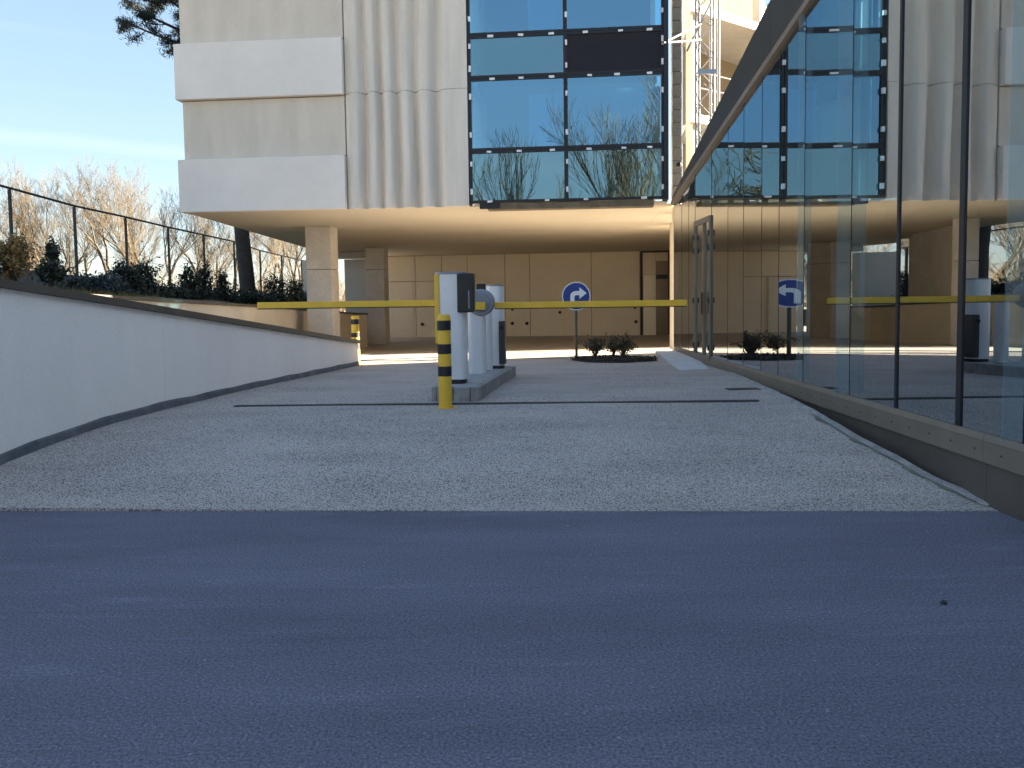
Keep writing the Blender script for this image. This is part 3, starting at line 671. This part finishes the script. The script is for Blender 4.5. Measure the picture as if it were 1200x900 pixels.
dp = at(842,60,19.4); MB().tube([(dp.x,19.4,2),(dp.x,19.4,9.8)], 0.035, 8).build('drain_pipe', M_GALV, None, smooth=True)
tag(bpy.data.objects['drain_pipe'], 'grey vertical pipe standing just right of the lattice scaffold tower', 'pipe')
wb = thing('site_lamp', 'small dark work lamp clamped beside the block pier above the roof end', 'lamp', at(797,192,18.4))
MB().tube([(0,0,0),(0.04,0,0.14)], 0.015, 6).build('arm', M_BLK, wb); MB().tube([(-.05,-.06,-.02),(0.03,0.05,-.05)], [0.06,0.045], 8).build('lamp_head', M_BLK, wb)

# ------------------------------------------------------------------ island, barriers, cabinets
IZ = zr(10.5)+0.178; IA = math.radians(-8.5)
isl = thing('traffic_island', 'raised grey stone kerbed island carrying the barrier posts', 'island', (rp_(505,471).x,rp_(505,471).y,zr(9.9)), IA)
IW, IL, IH = 0.60, 3.15, 0.185
ks = M_KERB; g = 0.006
for k in range(2): MB().box(0.07+k*0.215, 0.07+(k+1)*0.215-g, 0, 0.1, -0.08, IH).build('kerb_stone', ks, isl, bevel=0.015)
def corner(cx, cy, a0):
    P = [(cx,cy)]+[(cx+0.07*math.cos(a0+i*PI/8), cy+0.07*math.sin(a0+i*PI/8)) for i in range(5)]
    MB().prism(P, -0.08, IH-0.004).build('kerb_corner', ks, isl, bevel=0.006)
MB().prism([(0.068,0.0),(0.068,0.1),(0.1,0.1),(0.1,0.13),(0,0.13),(0,0.04),(0.03,0.008)], -0.08, IH).build('kerb_stone', ks, isl, bevel=0.008)
MB().prism([(0.502,0.0),(0.502,0.1),(0.46,0.1),(0.46,0.13),(IW,0.13),(IW,0.05),(0.54,0.012)], -0.08, IH).build('kerb_stone', ks, isl, bevel=0.008)
n = 5; L = (IL-0.13)/n
for k in range(n):
    for x0 in (0, IW-0.1): MB().box(x0, x0+0.1, 0.133+k*L, 0.133+(k+1)*L-g, -0.08, IH-random.uniform(0,0.004)).build('kerb_stone', ks, isl, bevel=0.012)
MB().box(0.103, IW-0.103, 0.103, IL-0.01, -0.08, IH-0.008).build('top_slab', mat('island_slab',(0.36,0.36,0.37),0.9,var=0.25,vscale=4,bump=0.3,bscale=50), isl)
MB().box(0.0, IW, IL-0.006, IL+0.09, -0.08, IH).build('kerb_stone', ks, isl, bevel=0.012)

def rprism(w, dpt, r, z0, z1, n=6):
    P = []
    for cx, cy, a0 in ((w/2-r,-dpt/2+r,-PI/2),(w/2-r,dpt/2-r,0),(-w/2+r,dpt/2-r,PI/2),(-w/2+r,-dpt/2+r,PI)):
        P += [(cx+r*math.cos(a0+i*PI/2/n), cy+r*math.sin(a0+i*PI/2/n)) for i in range(n+1)]
    return MB().prism(P, z0, z1)
# front barrier
b1p = at(531.5,447,10.6); b1 = thing('boom_barrier', 'front white barrier cabinet with black side box and yellow boom reaching left', 'barrier', (b1p.x,10.6,IZ), math.radians(-3))
H1 = at(531,319,10.6).z-IZ
rprism(0.375,0.35,0.09,0.05,H1-0.03).build('cabinet', M_CAB, b1, smooth=True)
rprism(0.35,0.33,0.09,-0.01,0.05).build('base', M_BLK, b1, smooth=True)
rprism(0.40,0.37,0.095,H1-0.03,H1).build('cap', M_CABD, b1, smooth=True)
MB().box(-0.205,-0.142,-0.178,-0.09,H1*0.36,H1-0.032).build('yellow_strip', M_YEL, b1, bevel=0.01)
zb0 = at(548,366,10.5).z-IZ; zb1 = at(548,320.5,10.5).z-IZ
MB().box(0.09,0.305,-0.21,0.02,zb0,zb1).build('control_box', M_BLK, b1, bevel=0.016)
MB().box(0.235,0.25,-0.215,-0.209,zb0+0.05,zb0+0.28).build('latch', M_CABD, b1)
zy = at(420,356.5,10.65).z-IZ
xl = at(299.5,357,10.65).x-b1p.x
bo = MB().box(xl,-0.15,-0.03,0.02,zy-0.040,zy+0.042).build('boom', M_YEL, b1, bevel=0.006)
MB().box(xl,-0.16,-0.028,0.018,zy-0.052,zy-0.0405).build('underside_strip', M_BLK, b1)  # black strip along the underside of the boom
# second barrier with round drum
b2p = at(560,437,11.95); b2 = thing('boom_barrier', 'second barrier with round grey drum head and yellow boom reaching right towards the glass wall', 'barrier', (b2p.x,11.95,IZ), math.radians(-1.5))
zd = at(564,354.5,11.95).z-IZ; H2 = zd+0.02
rprism(0.26,0.3,0.08,-0.005,H2).build('post', M_CAB, b2, smooth=True)
dxx = at(564.5,354,11.95).x-b2p.x
MB().tube([(dxx,-0.20,zd),(dxx,-0.17,zd),(dxx,0.10,zd),(dxx,0.13,zd)], [0.175,0.195,0.195,0.175], 32).build('drum', M_CABD, b2, smooth=True)
MB().tube([(dxx,-0.215,zd),(dxx,-0.19,zd)], [0.13,0.14], 32).build('hub_plate', mat('hub_grey',(0.22,0.24,0.285),0.5), b2, smooth=True)
zbm = at(700,356.3,11.7).z-IZ
x1 = at(807.5,354,11.7).x-b2p.x
MB().box(dxx-0.10, dxx+0.07, -0.27, -0.218, zbm-0.06, zbm+0.05).build('boom_clamp', M_YEL, b2, bevel=0.006)
MB().box(dxx+0.19, x1, -0.06, -0.01, zbm-0.045, zbm+0.045).build('boom', M_YEL, b2, bevel=0.006)
MB().box(dxx+0.19, x1-0.01, -0.058, -0.012, zbm-0.057, zbm-0.0455).build('underside_strip', M_BLK, b2)  # same black strip under the second boom
MB().box(0.0,0.13,-0.02,0.12,at(565,343,11.95).z-IZ,at(565,332.5,11.95).z-IZ).build('top_box', M_BLK, b2, bevel=0.01)
# slim post
p = at(573,433,12.45); sp = thing('sensor_post', 'slim white post between the drum barrier and the tall ticket cabinet', 'post', (p.x,12.45,IZ))
rprism(0.12,0.2,0.05,0,at(573,362,12.45).z-IZ).build('body', M_CAB, sp, smooth=True)
rprism(0.125,0.205,0.05,at(573,362,12.45).z-IZ,at(573,360.5,12.45).z-IZ).build('cap', M_CABD, sp, smooth=True)
# tall cabinet at the back
p = at(581.5,430,12.85); tm = thing('ticket_cabinet', 'tall white cabinet with dark intercom panel at the back end of the island', 'cabinet', (p.x,12.85,IZ), math.radians(-4))
H4 = at(581,334,12.85).z-IZ
rprism(0.27,0.32,0.09,0.04,H4-0.02).build('body', M_CAB, tm, smooth=True); rprism(0.26,0.3,0.08,-0.01,0.04).build('base', M_BLK, tm, smooth=True)
rprism(0.285,0.33,0.095,H4-0.02,H4).build('cap', M_CABD, tm, smooth=True)
z0_, z1_ = at(588,428,12.85).z-IZ+0.03, at(588,376,12.85).z-IZ
MB().box(0.065,0.16,-0.19,0.06,z0_,z1_).build('intercom_panel', M_CABX, tm, bevel=0.01)
MB().tube([(0.115,-0.19,z1_-0.10),(0.115,-0.225,z1_-0.10)], 0.035, 14).build('button', M_BLK, tm)

# ------------------------------------------------------------------ bollards
def bollard(loc_, H, rad, bands, label):
    t = thing('bollard', label, 'bollard', loc_, 0, 'yellow and black striped bollards')
    MB().tube([(0,0,-0.02),(0,0,H-0.035),(0,0,H-0.012),(0,0,H)], [rad,rad,rad*0.93,rad*0.72], 28).build('post', M_YEL, t, smooth=True)
    for z0, z1 in bands: MB().tube([(0,0,z0),(0,0,z1)], rad+0.0025, 28).build('black_band', M_BLK, t, smooth=True)
    MB().tube([(0,0,0),(0,0,0.018)], rad+0.012, 28).build('base_collar', M_YEL, t, smooth=True)
    MB().box(rad+0.004, rad+0.05, -0.03, 0.03, 0, 0.012).build('base_tab', M_YEL, t)
    return t
DB = rp_(523,478.5).y; bz = zr(DB); h = lambda y: at(521,y,DB).z-bz
bollard((at(522,470,DB).x,DB,bz), at(521,368.5,DB).z-bz, 0.078, [(h(387),h(375.5)),(h(414.5),h(403)),(h(440.5),h(429))], 'yellow and black striped bollard in front of the barrier island')
bz2 = zr(16.0); h2 = lambda y: at(416,y,16.0).z-bz2
bollard((at(416.3,380,16.0).x,16.0,bz2), at(416,370,16.0).z-bz2, 0.078, [(h2(380),h2(374)),(h2(395),h2(390)),(h2(409),h2(403))], 'striped bollard standing beyond the end of the white retaining wall')

# ------------------------------------------------------------------ sign with turn-right arrow
sz = zr(16.9); spos = at(675.5,400,16.9)
sg = thing('road_sign', 'round blue turn right arrow sign on a thin dark pole in the planting bed', 'sign', (spos.x,16.9,sz))
zc = at(675,347,16.9).z-sz; R = 0.295
MB().tube([(0,0,-0.1),(0,0,zc+0.2)], 0.028, 12).build('pole', M_POLE, sg, smooth=True)
MB().tube([(0,-0.034,zc),(0,-0.050,zc)], R, 48).build('sign_plate', M_SWHT, sg)
MB().tube([(0,-0.0505,zc),(0,-0.054,zc)], R*0.93, 48).build('blue_disc', M_SBLU, sg)
ar = MB(); k = R
def arrow(poly): # polygon in units of R (x right, y up)
    return MB().add([(x*k,-0.0545,zc+y*k) for x,y in poly]+[(x*k,-0.057,zc+y*k) for x,y in poly],
        [tuple(range(len(poly)-1,-1,-1)), tuple(range(len(poly),2*len(poly)))]+[(i,(i+1)%len(poly),(i+1)%len(poly)+len(poly),i+len(poly)) for i in range(len(poly))])
outer = [(-0.42,-0.72),(-0.42,0.0)]+[(-0.02+0.40*math.cos(a),0.0+0.36*math.sin(a)) for a in np.linspace(PI,PI/2,8)][1:]+[(0.22,0.36),(0.22,0.62),(0.74,0.20),(0.22,-0.20),(0.22,0.06)]
inner = [(0.0+0.12*math.cos(a),-0.06+0.12*math.sin(a)) for a in np.linspace(PI/2,PI,6)]+[(-0.12,-0.72)]
ar = arrow(outer+inner); ar.build('arrow', M_SWHT, sg)
MB().box(-0.04,0.04,-0.034,0.035,zc-0.03,zc+0.03).build('clamp', M_GALV, sg)

# ------------------------------------------------------------------ threshold pad, mulch bed, small litter
q = [rp_(797,434.5), rp_(831,433), rp_(808,416), rp_(768,416)]
o = MB().prism([(p.x,p.y) for p in q], 0.22, [zr(q[0].y)+0.012,zr(q[1].y)+0.016,0.452,0.452]).build('threshold_slab', M_PAD, bevel=0.004)
tag(o, 'pale smooth concrete slab at the foot of the glass door', 'slab')
bedc = [rp_(667,422.5), rp_(690,425.5), rp_(730,426), rp_(772,424), rp_(766,420.5), rp_(720,419.5), rp_(680,420.5)]
V = [(p.x,p.y,zr(p.y)+0.012) for p in bedc]; cxm = sum(v[0] for v in V)/7; cym = sum(v[1] for v in V)/7
mb = MB(); rr = np.random.default_rng(3); ring = 40; VV = []
def bed_r(a):
    best = 1.0
    # ray from centre to polygon border
    dx, dy = math.cos(a), math.sin(a); out = 9
    for i in range(7):
        x1_, y1_ = V[i][0]-cxm, V[i][1]-cym; x2_, y2_ = V[(i+1)%7][0]-cxm, V[(i+1)%7][1]-cym
        den = dx*(y2_-y1_)-dy*(x2_-x1_)
        if abs(den) < 1e-9: continue
        t_ = (x1_*(y2_-y1_)-y1_*(x2_-x1_))/den; s_ = (x1_*dy-y1_*dx)/den
        if t_ > 0 and -1e-6 <= s_ <= 1+1e-6: out = min(out, t_)
    return out
for j in range(7):
    f = 1-j/6.5
    for i in range(ring):
        a = 2*PI*i/ring; r0 = bed_r(a)*f; x, y = cxm+r0*math.cos(a), cym+r0*math.sin(a)
        VV.append((x, y, zr(y)+0.012+(0.035*min(1,j/1.5)+rr.uniform(-0.012,0.03) if j else 0)))
mb.add(VV, [(j*ring+i, j*ring+(i+1)%ring, (j+1)*ring+(i+1)%ring, (j+1)*ring+i) for j in range(6) for i in range(ring)]+[tuple(6*ring+i for i in range(ring))])
mb.build('mulch_bed', M_MULC, smooth=True, kind='structure')
bits = MB()
for _ in range(500):
    a = rr.uniform(0,2*PI); r0 = bed_r(a)*math.sqrt(rr.uniform(0,1)); x, y = cxm+r0*math.cos(a), cym+r0*math.sin(a); z = zr(y)+0.03
    d = Vector((rr.normal(),rr.normal(),rr.normal()*0.5)).normalized()*rr.uniform(0.02,0.05); bits.beam((x,y,z),(x+d.x,y+d.y,z+abs(d.z)+0.02),0.014,0.012)
bits.build('bark_chips', M_MULC, kind='stuff')
st_ = gp(1106,707.5,0.0); sv = MB()
for i in range(12): pass
P = [(st_.x+0.02*math.cos(a)*(1+0.3*math.sin(2*a)), st_.y+0.014*math.sin(a)) for a in np.linspace(0,2*PI,9)[:-1]]
o = sv.prism(P, 0.0, [0.006,0.012,0.018,0.014,0.008,0.006,0.012,0.006]).build('stone', M_BLK, bevel=0.003)
tag(o, 'single dark stone chip lying on the asphalt at right', 'stone')
crumbs = MB()
for _ in range(34):
    x, y = rr.uniform(-2.2,3.2), rr.uniform(2.7,5.9); s_ = rr.uniform(0.002,0.005) if rr.uniform() < 0.93 else 0.008
    if rr.uniform() < 0.5: x = rr.uniform(1.2,3.2)
    crumbs.prism([(x+s_*math.cos(a),y+s_*math.sin(a)) for a in (0,1.3,2.6,3.9,5.2)], 0.0, s_*0.7)
crumbs.build('grit', M_KERB, kind='stuff')

# ------------------------------------------------------------------ vegetation
def tube_arrays(segs, nside):
    """segs: list of (p0,r0,p1,r1) -> verts, faces"""
    V = []; Fc = []
    for p0, r0, p1, r1 in segs:
        d = (p1-p0)
        if d.length < 1e-6: continue
        d = d.normalized(); a = d.orthogonal().normalized(); b = d.cross(a); k = len(V)
        for p, r in ((p0,r0),(p1,r1)):
            for i in range(nside):
                c, s = math.cos(2*PI*i/nside), math.sin(2*PI*i/nside); V.append(tuple(p+(a*c+b*s)*r))
        for i in range(nside): Fc.append((k+i, k+(i+1)%nside, k+nside+(i+1)%nside, k+nside+i))
    return V, Fc
def bare_tree(seed, H, r0, style):
    R = random.Random(seed); trunk = []; twigs = []
    def grow(p, d, L, r, lev):
        n = 3 if lev < 3 else 2; pts = [p]; rad = [r]; dd = d.copy()
        for i in range(n):
            dd = (dd+Vector((R.gauss(0,.13),R.gauss(0,.13),R.gauss(0.05,.08)))).normalized()
            pts.append(pts[-1]+dd*(L/n)); rad.append(r*(1-0.36*(i+1)/n))
        for i in range(n): (trunk if lev <= 1 else twigs).append((pts[i],rad[i],pts[i+1],rad[i+1]))
        if lev >= 7 or r < 0.006: return
        for i in range(1, n+1):
            nb = 2 if i == n else (1 if R.random() < (0.75 if lev else 0.35) else 0)
            for _ in range(nb):
                spread = style*(0.55 if i == n else 0.9)*R.uniform(0.6,1.35)
                ax = Vector((R.gauss(0,1),R.gauss(0,1),R.gauss(0,.4))).normalized(); nd = (dd+ax*spread).normalized(); nd.z += 0.12; nd.normalize()
                f = R.uniform(0.62,0.86) if i == n else R.uniform(0.45,0.72)
                grow(pts[i], nd, L*f, max(0.007, rad[i]*(0.74 if i == n else 0.5)), lev+1)
    grow(Vector((0,0,-0.3)), Vector((R.gauss(0,.05),R.gauss(0,.05),1)).normalized(), H*0.34, r0, 0)
    top = max(s[2].z for s in twigs); k = H/top
    sc = lambda S_: [(a*k,ra,b*k,rb) for a,ra,b,rb in S_]
    return sc(trunk), sc(twigs)
protos = []
for i, (seed, r0, style, m) in enumerate([(11,0.27,0.62,M_BARK),(23,0.22,0.75,M_BARKG),(37,0.22,0.52,M_BARK),(58,0.20,0.85,M_BARK),(71,0.24,0.68,M_BARKG)]):
    tr, tw = bare_tree(seed, 10.0, r0, style)
    root = bpy.data.objects.new('bare_tree', None); root.empty_display_size = 0.5
    me = []
    v, f = tube_arrays(tr, 7); a = MB().add(v, f); v, f = tube_arrays(tw, 3); b = MB().add(v, f)
    protos.append((a, b, m, []))
def place_tree(i, x, y, z, H, rz, label, group, cat='tree'):
    a, b, m, cache = protos[i]
    t = thing('bare_tree', label, cat, (x,y,z), rz, group); t.scale = (H/10,)*3
    if not cache:
        cache.append(a.build('trunk', m, t, smooth=True)); cache.append(b.build('crown', m, t))
    else:
        for o_ in cache: pcopy(o_, t, (0,0,0))
    return t
near = [ # px of the trunk, distance, image height of the top, prototype, how it is told apart
 (8,44,196,1,'leftmost bare tree behind the fence, cut by the left picture edge'),
 (37,48,194,0,'tall forked bare tree just right of the leftmost fence post'),
 (64,52,232,3,'slender bare tree behind the dark conifer beyond the fence'),
 (86,47,206,2,'bare tree with thick pale stem just left of the second fence post'),
 (124,50,212,4,'spreading bare tree midway between second and third fence posts'),
 (165,45,200,0,'bare tree just right of the third fence post'),
 (181,49,204,2,'tall bare tree with bent stem left of the fourth fence post'),
 (219,52,236,3,'sunlit bare tree right of the fourth fence post under the building corner'),
 (252,46,240,1,'bare tree left of the dark pine trunk with branches across it'),
 (318,50,250,2,'bare tree right of the dark pine trunk'),
 (343,54,245,4,'bare tree close to the left edge of the concrete column')]
R_ = random.Random(5)
for px, d, ty, pi_, lab in near:
    x = at(px,340,d).x; H = (at(px,ty,d).z-1.1)*1.12
    place_tree(pi_, x, d, 1.1, H, R_.uniform(0,6.28), lab, 'bare trees beyond the fence')
back = [(-18,66),(22,74),(76,70),(108,80),(145,76),(200,72),(236,78),(270,74),(303,80),(330,72),(358,76),(398,74)]
for k, (px, d) in enumerate(back):
    x = at(px,340,d).x
    place_tree(R_.randrange(5), x, d, 1.0, R_.uniform(8.5,12.5) if px < 200 else R_.uniform(9,12), R_.uniform(0,6.28), 'thin bare tree in the hazy back row far beyond the fence', 'back row of bare trees')
# trees behind the camera, mirrored in the blue windows
for k, (x, y, H, i) in enumerate([(-8.4,-28,19.0,0),(-0.6,-28,20.0,0),(1.6,-29,18.5,4),(3.2,-27,19,2),(-13.5,-33,13,1),(-2.6,-34,14.5,3),(-18,-40,16,3),(6.5,-36,17,0),(-24,-40,16,2),(-5.4,-46,15,1)]):
    place_tree(i, x, y, -0.6, H, k*1.3, 'bare tree across the road that shows mirrored in the blue windows', 'bare trees mirrored in the windows')
# thicket low behind the fence
tk = MB(); R2 = random.Random(9)
for _ in range(150):
    px = R2.uniform(-40,420); d = R2.uniform(34,60); b0 = Vector((at(px,340,d).x, d, 1.0)); hgt = R2.uniform(1.2,3.6)
    segs = []
    for s_ in range(6):
        dr = Vector((R2.gauss(0,.35),R2.gauss(0,.35),1)).normalized(); L_ = hgt*R2.uniform(.5,1); m1 = b0+dr*L_*0.5; e1 = b0+(dr+Vector((R2.gauss(0,.25),R2.gauss(0,.25),0))).normalized()*L_
        segs += [(b0,0.018,m1,0.012),(m1,0.012,e1,0.005)]
        for _k in range(3):
            e2 = m1+Vector((R2.gauss(0,.4),R2.gauss(0,.4),R2.uniform(.2,.8)))*L_*0.35; segs.append((m1,0.009,e2,0.004))
    v, f = tube_arrays(segs, 3); tk.add(v, f)
tk.build('thicket', M_BARK, kind='stuff')

def leaves(n, cen, rx, ry, rz, size, seed, shell=0.55, up=0.2):
    g_ = np.random.default_rng(seed); V = []; Fc = []
    for _ in range(n):
        d = g_.normal(size=3); d /= np.linalg.norm(d); r = shell+(1-shell)*g_.uniform()**0.6 if g_.uniform() < .8 else g_.uniform()
        lump = 1+0.34*math.sin(d[0]*5+seed)*math.sin(d[2]*6+seed*2)+0.18*math.sin(d[1]*11+d[2]*9)
        r *= 1+max(0, g_.normal()*0.22)
        c = Vector((cen[0]+d[0]*rx*r*lump, cen[1]+d[1]*ry*r*lump, cen[2]+d[2]*rz*r*lump))
        a = Vector(g_.normal(size=3)); a.z += up; a.normalize(); b = a.orthogonal().normalized(); b = (b*math.cos(1.7*_)+a.cross(b)*math.sin(1.7*_))
        s_ = size*g_.uniform(.6,1.3); k = len(V)
        V += [tuple(c-a*s_), tuple(c+b*s_*0.45), tuple(c+a*s_), tuple(c-b*s_*0.45)]; Fc.append((k,k+1,k+2,k+3))
    return V, Fc
def bank_z(d): return lerp_tab([(10,2.0),(14,1.9),(18,1.85),(24,1.65),(35,1.2)], d)
def shrub(px, py_top, py_base, d, wpx, n, m, label, seed, size=0.05, group='shrubs along the bank', name='shrub', cat='shrub', zbase=None):
    b0 = at(px, py_base, d); top = at(px, py_top, d); h_ = (top.z-b0.z)*0.92; w_ = wpx*d/F/2*0.9; size *= 0.8; n = int(n*1.3)
    t = thing(name, label, cat, (b0.x,d,b0.z), 0, group)
    v, f = leaves(n, (0,0,h_*0.52), w_, w_*0.8, h_*0.5, size, seed); MB().add(v, f).build('foliage', m, t)
    sg_ = []; R3 = random.Random(seed)
    for _ in range(9):
        e = Vector((R3.gauss(0,w_*.45),R3.gauss(0,w_*.4),h_*R3.uniform(.6,1.0))); sg_.append((Vector((0,0,-0.25)),0.016,e*0.5,0.012)); sg_.append((e*0.5,0.012,e,0.005))
    v, f = tube_arrays(sg_, 4); MB().add(v, f).build('stems', M_BARKD, t)
    return t
shrub(16,276,326,14.3,40,1500,M_DRYL,'dry yellow leaved bush at the left edge above the retaining wall',3,0.05)
shrub(-22,290,322,14.0,46,1000,M_LEAF,'dark evergreen bush cut by the left picture edge',31,0.05)
shrub(60,305,331,16.0,32,1300,M_LEAF,'small dark rounded evergreen under the conifer tip above the wall',4,0.05)
shrub(62,280,312,18.0,16,700,M_LEAF,'pointed dark conifer top standing by the low plinth wall',14,0.05)
shrub(112,322,345,17.2,62,1800,M_LEAFB,'low bluish grey evergreen bush above the wall cap',5,0.05)
shrub(147,308,343,19.5,36,1600,M_LEAF,'dark evergreen bush at the third fence post',6,0.055)
shrub(168,306,346,21.0,34,1500,M_LEAF,'dark evergreen bush between third and fourth fence posts',7,0.055)
shrub(222,311,350,23.5,24,1300,M_LEAF,'dark ball shaped evergreen right of the fourth fence post',8,0.055)
shrub(240,308,350,25.0,22,1200,M_LEAF,'dark ball shaped evergreen at the fifth fence post',9,0.055)
shrub(261,318,352,26.0,16,900,M_LEAF,'narrow dark evergreen just left of the pine trunk',10,0.055)
shrub(322,322,352,29.0,30,1000,M_LEAF,'dark evergreen low bush right of the pine trunk',12,0.06)
shrub(346,326,352,31.0,20,700,M_LEAF,'dark low bush against the left of the concrete column',13,0.06)
# dense ground cover hedge on the bank
hv = MB(); gg = np.random.default_rng(12)
for k in range(46):
    px = 95+k*6.0; d = 17.0+k*0.30+gg.uniform(-.5,.5); b0 = at(px, 347+min(8,k*0.25), d)
    v, f = leaves(240, (b0.x, d, b0.z+0.12), 0.42, 0.5, 0.30, 0.055, 100+k); hv.add(v, f)
hv.build('hedge', M_LEAF, kind='stuff')
# dry grass tufts on the sunlit bank by the left edge
gt = MB()
for k in range(900):
    d = gg.uniform(12.5,16.5); x = lerp_tab(w2x,d)-gg.uniform(0.2,2.6); f_ = min(1,(lerp_tab(w2x,d)-x)/3.5); z = lerp_tab(w2z,d)-0.06+f_*0.35
    a = gg.uniform(0,6.28); L_ = gg.uniform(.05,.16); e = (x+math.cos(a)*L_*.6, d+math.sin(a)*L_*.6, z+L_)
    gt.add([(x-.008,d,z-.02),(x+.008,d,z-.02),e],[(0,1,2)])
gt.build('dry_grass', M_DRYL, kind='stuff')
# two dry shrubs in the mulch bed
def dry_shrub(px, py, d, h_, w_, seed, label):
    b0 = at(px,py,d); R3 = random.Random(seed); t = thing('dry_shrub', label, 'shrub', (b0.x,d,zr(d)+0.05), 0, 'dry shrubs in the mulch bed')
    sg_ = []; tips = []
    for _ in range(26):
        e = Vector((R3.gauss(0,w_*.5),R3.gauss(0,w_*.4),h_*R3.uniform(.55,1.05))); m1 = e*0.5+Vector((R3.gauss(0,.02),0,0.03)); sg_ += [(Vector((0,0,-.03)),0.009,m1,0.007),(m1,0.007,e,0.004)]
        for q_ in (m1, (m1+e)/2, e): 
            tips.append(q_); e2 = q_+Vector((R3.gauss(0,.06),R3.gauss(0,.06),R3.uniform(.02,.1))); sg_.append((q_,0.005,e2,0.003)); tips.append(e2)
    v, f = tube_arrays(sg_, 4); MB().add(v, f).build('stems', M_BARKD, t)
    V = []; Fc = []
    for q_ in tips:
        for _ in range(4):
            c = q_+Vector((R3.gauss(0,.03),R3.gauss(0,.03),R3.gauss(0,.03))); a = Vector((R3.gauss(0,1),R3.gauss(0,1),R3.gauss(.4,1))).normalized()*0.026; b = a.orthogonal()*0.5; k = len(V)
            V += [tuple(c-a),tuple(c+b),tuple(c+a),tuple(c-b)]; Fc.append((k,k+1,k+2,k+3))
    MB().add(V, Fc).build('leaves', M_DRYB, t)
dry_shrub(697.5,419,16.6,0.35,0.20,1,'left smaller dry brown shrub in the mulch bed beside the sign')
dry_shrub(731,418,16.5,0.38,0.20,2,'right fuller dry brown shrub in the mulch bed before the glazed door')
dry_shrub(719,418,16.9,0.28,0.06,3,'thin pale twiggy shrub just behind the fuller dry shrub')
# fence: posts, rails, plinth
fe = thing('fence', 'tall black metal fence with thin posts running along the bank', 'fence')
ft = []
def ftop(d): return 1.6+lerp_tab([(14,2.98-1.6+0.12),(17.87,1.07+1.6-1.6),(35.3,0.33)], d)
topz = [(17.87,at(20,220,17.87).z),(20.05,at(94,241,20.05).z),(22.2,at(153,254,22.2).z),(24.4,at(202,266,24.4).z),(28.8,at(278,283,28.8).z),(31,at(308,293.5,31).z),(35.3,at(356,305,35.3).z)]
def tz(d): 
    if d < 17.87: return topz[0][1]+(17.87-d)*0.05
    return lerp_tab(topz, d)
for x, d in fence_pts:
    MB().box(x-0.027, x+0.027, d-0.027, d+0.027, bank_z(d)-0.3, tz(d)-0.03).build('post', M_FENC, fe)
MB().tube([(x,d,tz(d)) for x,d in fence_pts], 0.028, 6).build('top_rail', M_FENC, fe)
for k, fr_ in enumerate((0.07, 0.5)):
    MB().tube([(x,d,bank_z(d)+fr_*(tz(d)-bank_z(d))) for x,d in fence_pts], 0.0045, 4).build('wire', M_FENC, fe)
pw = thing('plinth_wall', 'low grey concrete plinth wall under the black fence', 'wall')
pp = [(x+0.12, d, bank_z(d)+0.62-0.015*(d-16)) for x, d in fence_pts]
mb = MB()
for a, b in zip(pp, pp[1:]):
    mb.prism([(a[0],a[1]),(b[0],b[1]),(b[0]-0.06,b[1]),(a[0]-0.06,a[1])], [1.0]*4, [a[2],b[2],b[2],a[2]])
mb.build('wall_body', M_PLNT, pw)
# pine
pn = thing('pine_tree', 'dark pine with thick leaning trunk behind the fence, branch tips showing at top left', 'tree', (-9.15,28.4,1.0))
path = [(0.02,0,-0.5),(0.0,0,0.2),(-0.05,0,1.2),(-0.18,0,3.0),(-0.35,0.2,6.0),(-0.6,0.3,9.0),(-0.9,0.4,12.0),(-1.1,0.5,15.5)]
MB().tube(path, [0.46,0.36,0.27,0.25,0.235,0.20,0.15,0.05], 14).build('trunk', M_BARKD, pn, smooth=True)
R4 = random.Random(4); limbs = []; nV = []; nF = []
def needles(c, n, s_):
    for _ in range(n):
        d = Vector((R4.gauss(0,1),R4.gauss(0,1),R4.gauss(.2,.8))).normalized(); p0 = c+Vector((R4.gauss(0,.1),R4.gauss(0,.1),R4.gauss(0,.05)))*s_; a = d*0.15*s_*R4.uniform(.7,1.2)
        b = a.orthogonal().normalized()*0.016; k = len(nV); nV.extend([tuple(p0-b),tuple(p0+b),tuple(p0+a)]); nF.append((k,k+1,k+2))
def limb(p, q, r, sub):
    p = Vector(p); q = Vector(q); m1 = (p+q)/2+Vector((0,0,0.15)); limbs.append((p,r,m1,r*.7)); limbs.append((m1,r*.7,q,r*.25))
    for _ in range(sub):
        t_ = R4.uniform(.25,1.0); c = p.lerp(q,t_)+Vector((0,0,0.15*math.sin(t_*PI))); e = c+Vector((R4.gauss(-0.1,.45),R4.gauss(0,.4),R4.gauss(.02,.22)))
        limbs.append((c,r*.25,e,r*.1)); needles(e, 95, 1.15); needles(c.lerp(e,.6), 60, 1.0)
    needles(q, 110, 1.2)
o0 = Vector((-9.15,28.4,1.0))
def lp(px, py, d): return at(px,py,d)-o0
limb((-0.55,0.3,8.6), lp(146,26,28.0), 0.075, 14)
limb((-0.58,0.3,9.0), lp(152,8,28.6), 0.08, 18)
limb((-0.6,0.3,9.4), lp(168,-22,27.6), 0.08, 22)
for k in range(14):
    z = 9.8+k*0.42; a = k*2.4; L_ = R4.uniform(1.6,3.6)*(1-(k/22)); limb((-0.7-k*0.03,0.35,z),(-0.7+math.cos(a)*L_,0.35+math.sin(a)*L_,z+R4.uniform(.2,.9)),0.07,14)
v, f = tube_arrays(limbs, 5); MB().add(v, f).build('limbs', M_BARKD, pn)
MB().add(nV, nF).build('crown', M_NEED, pn)
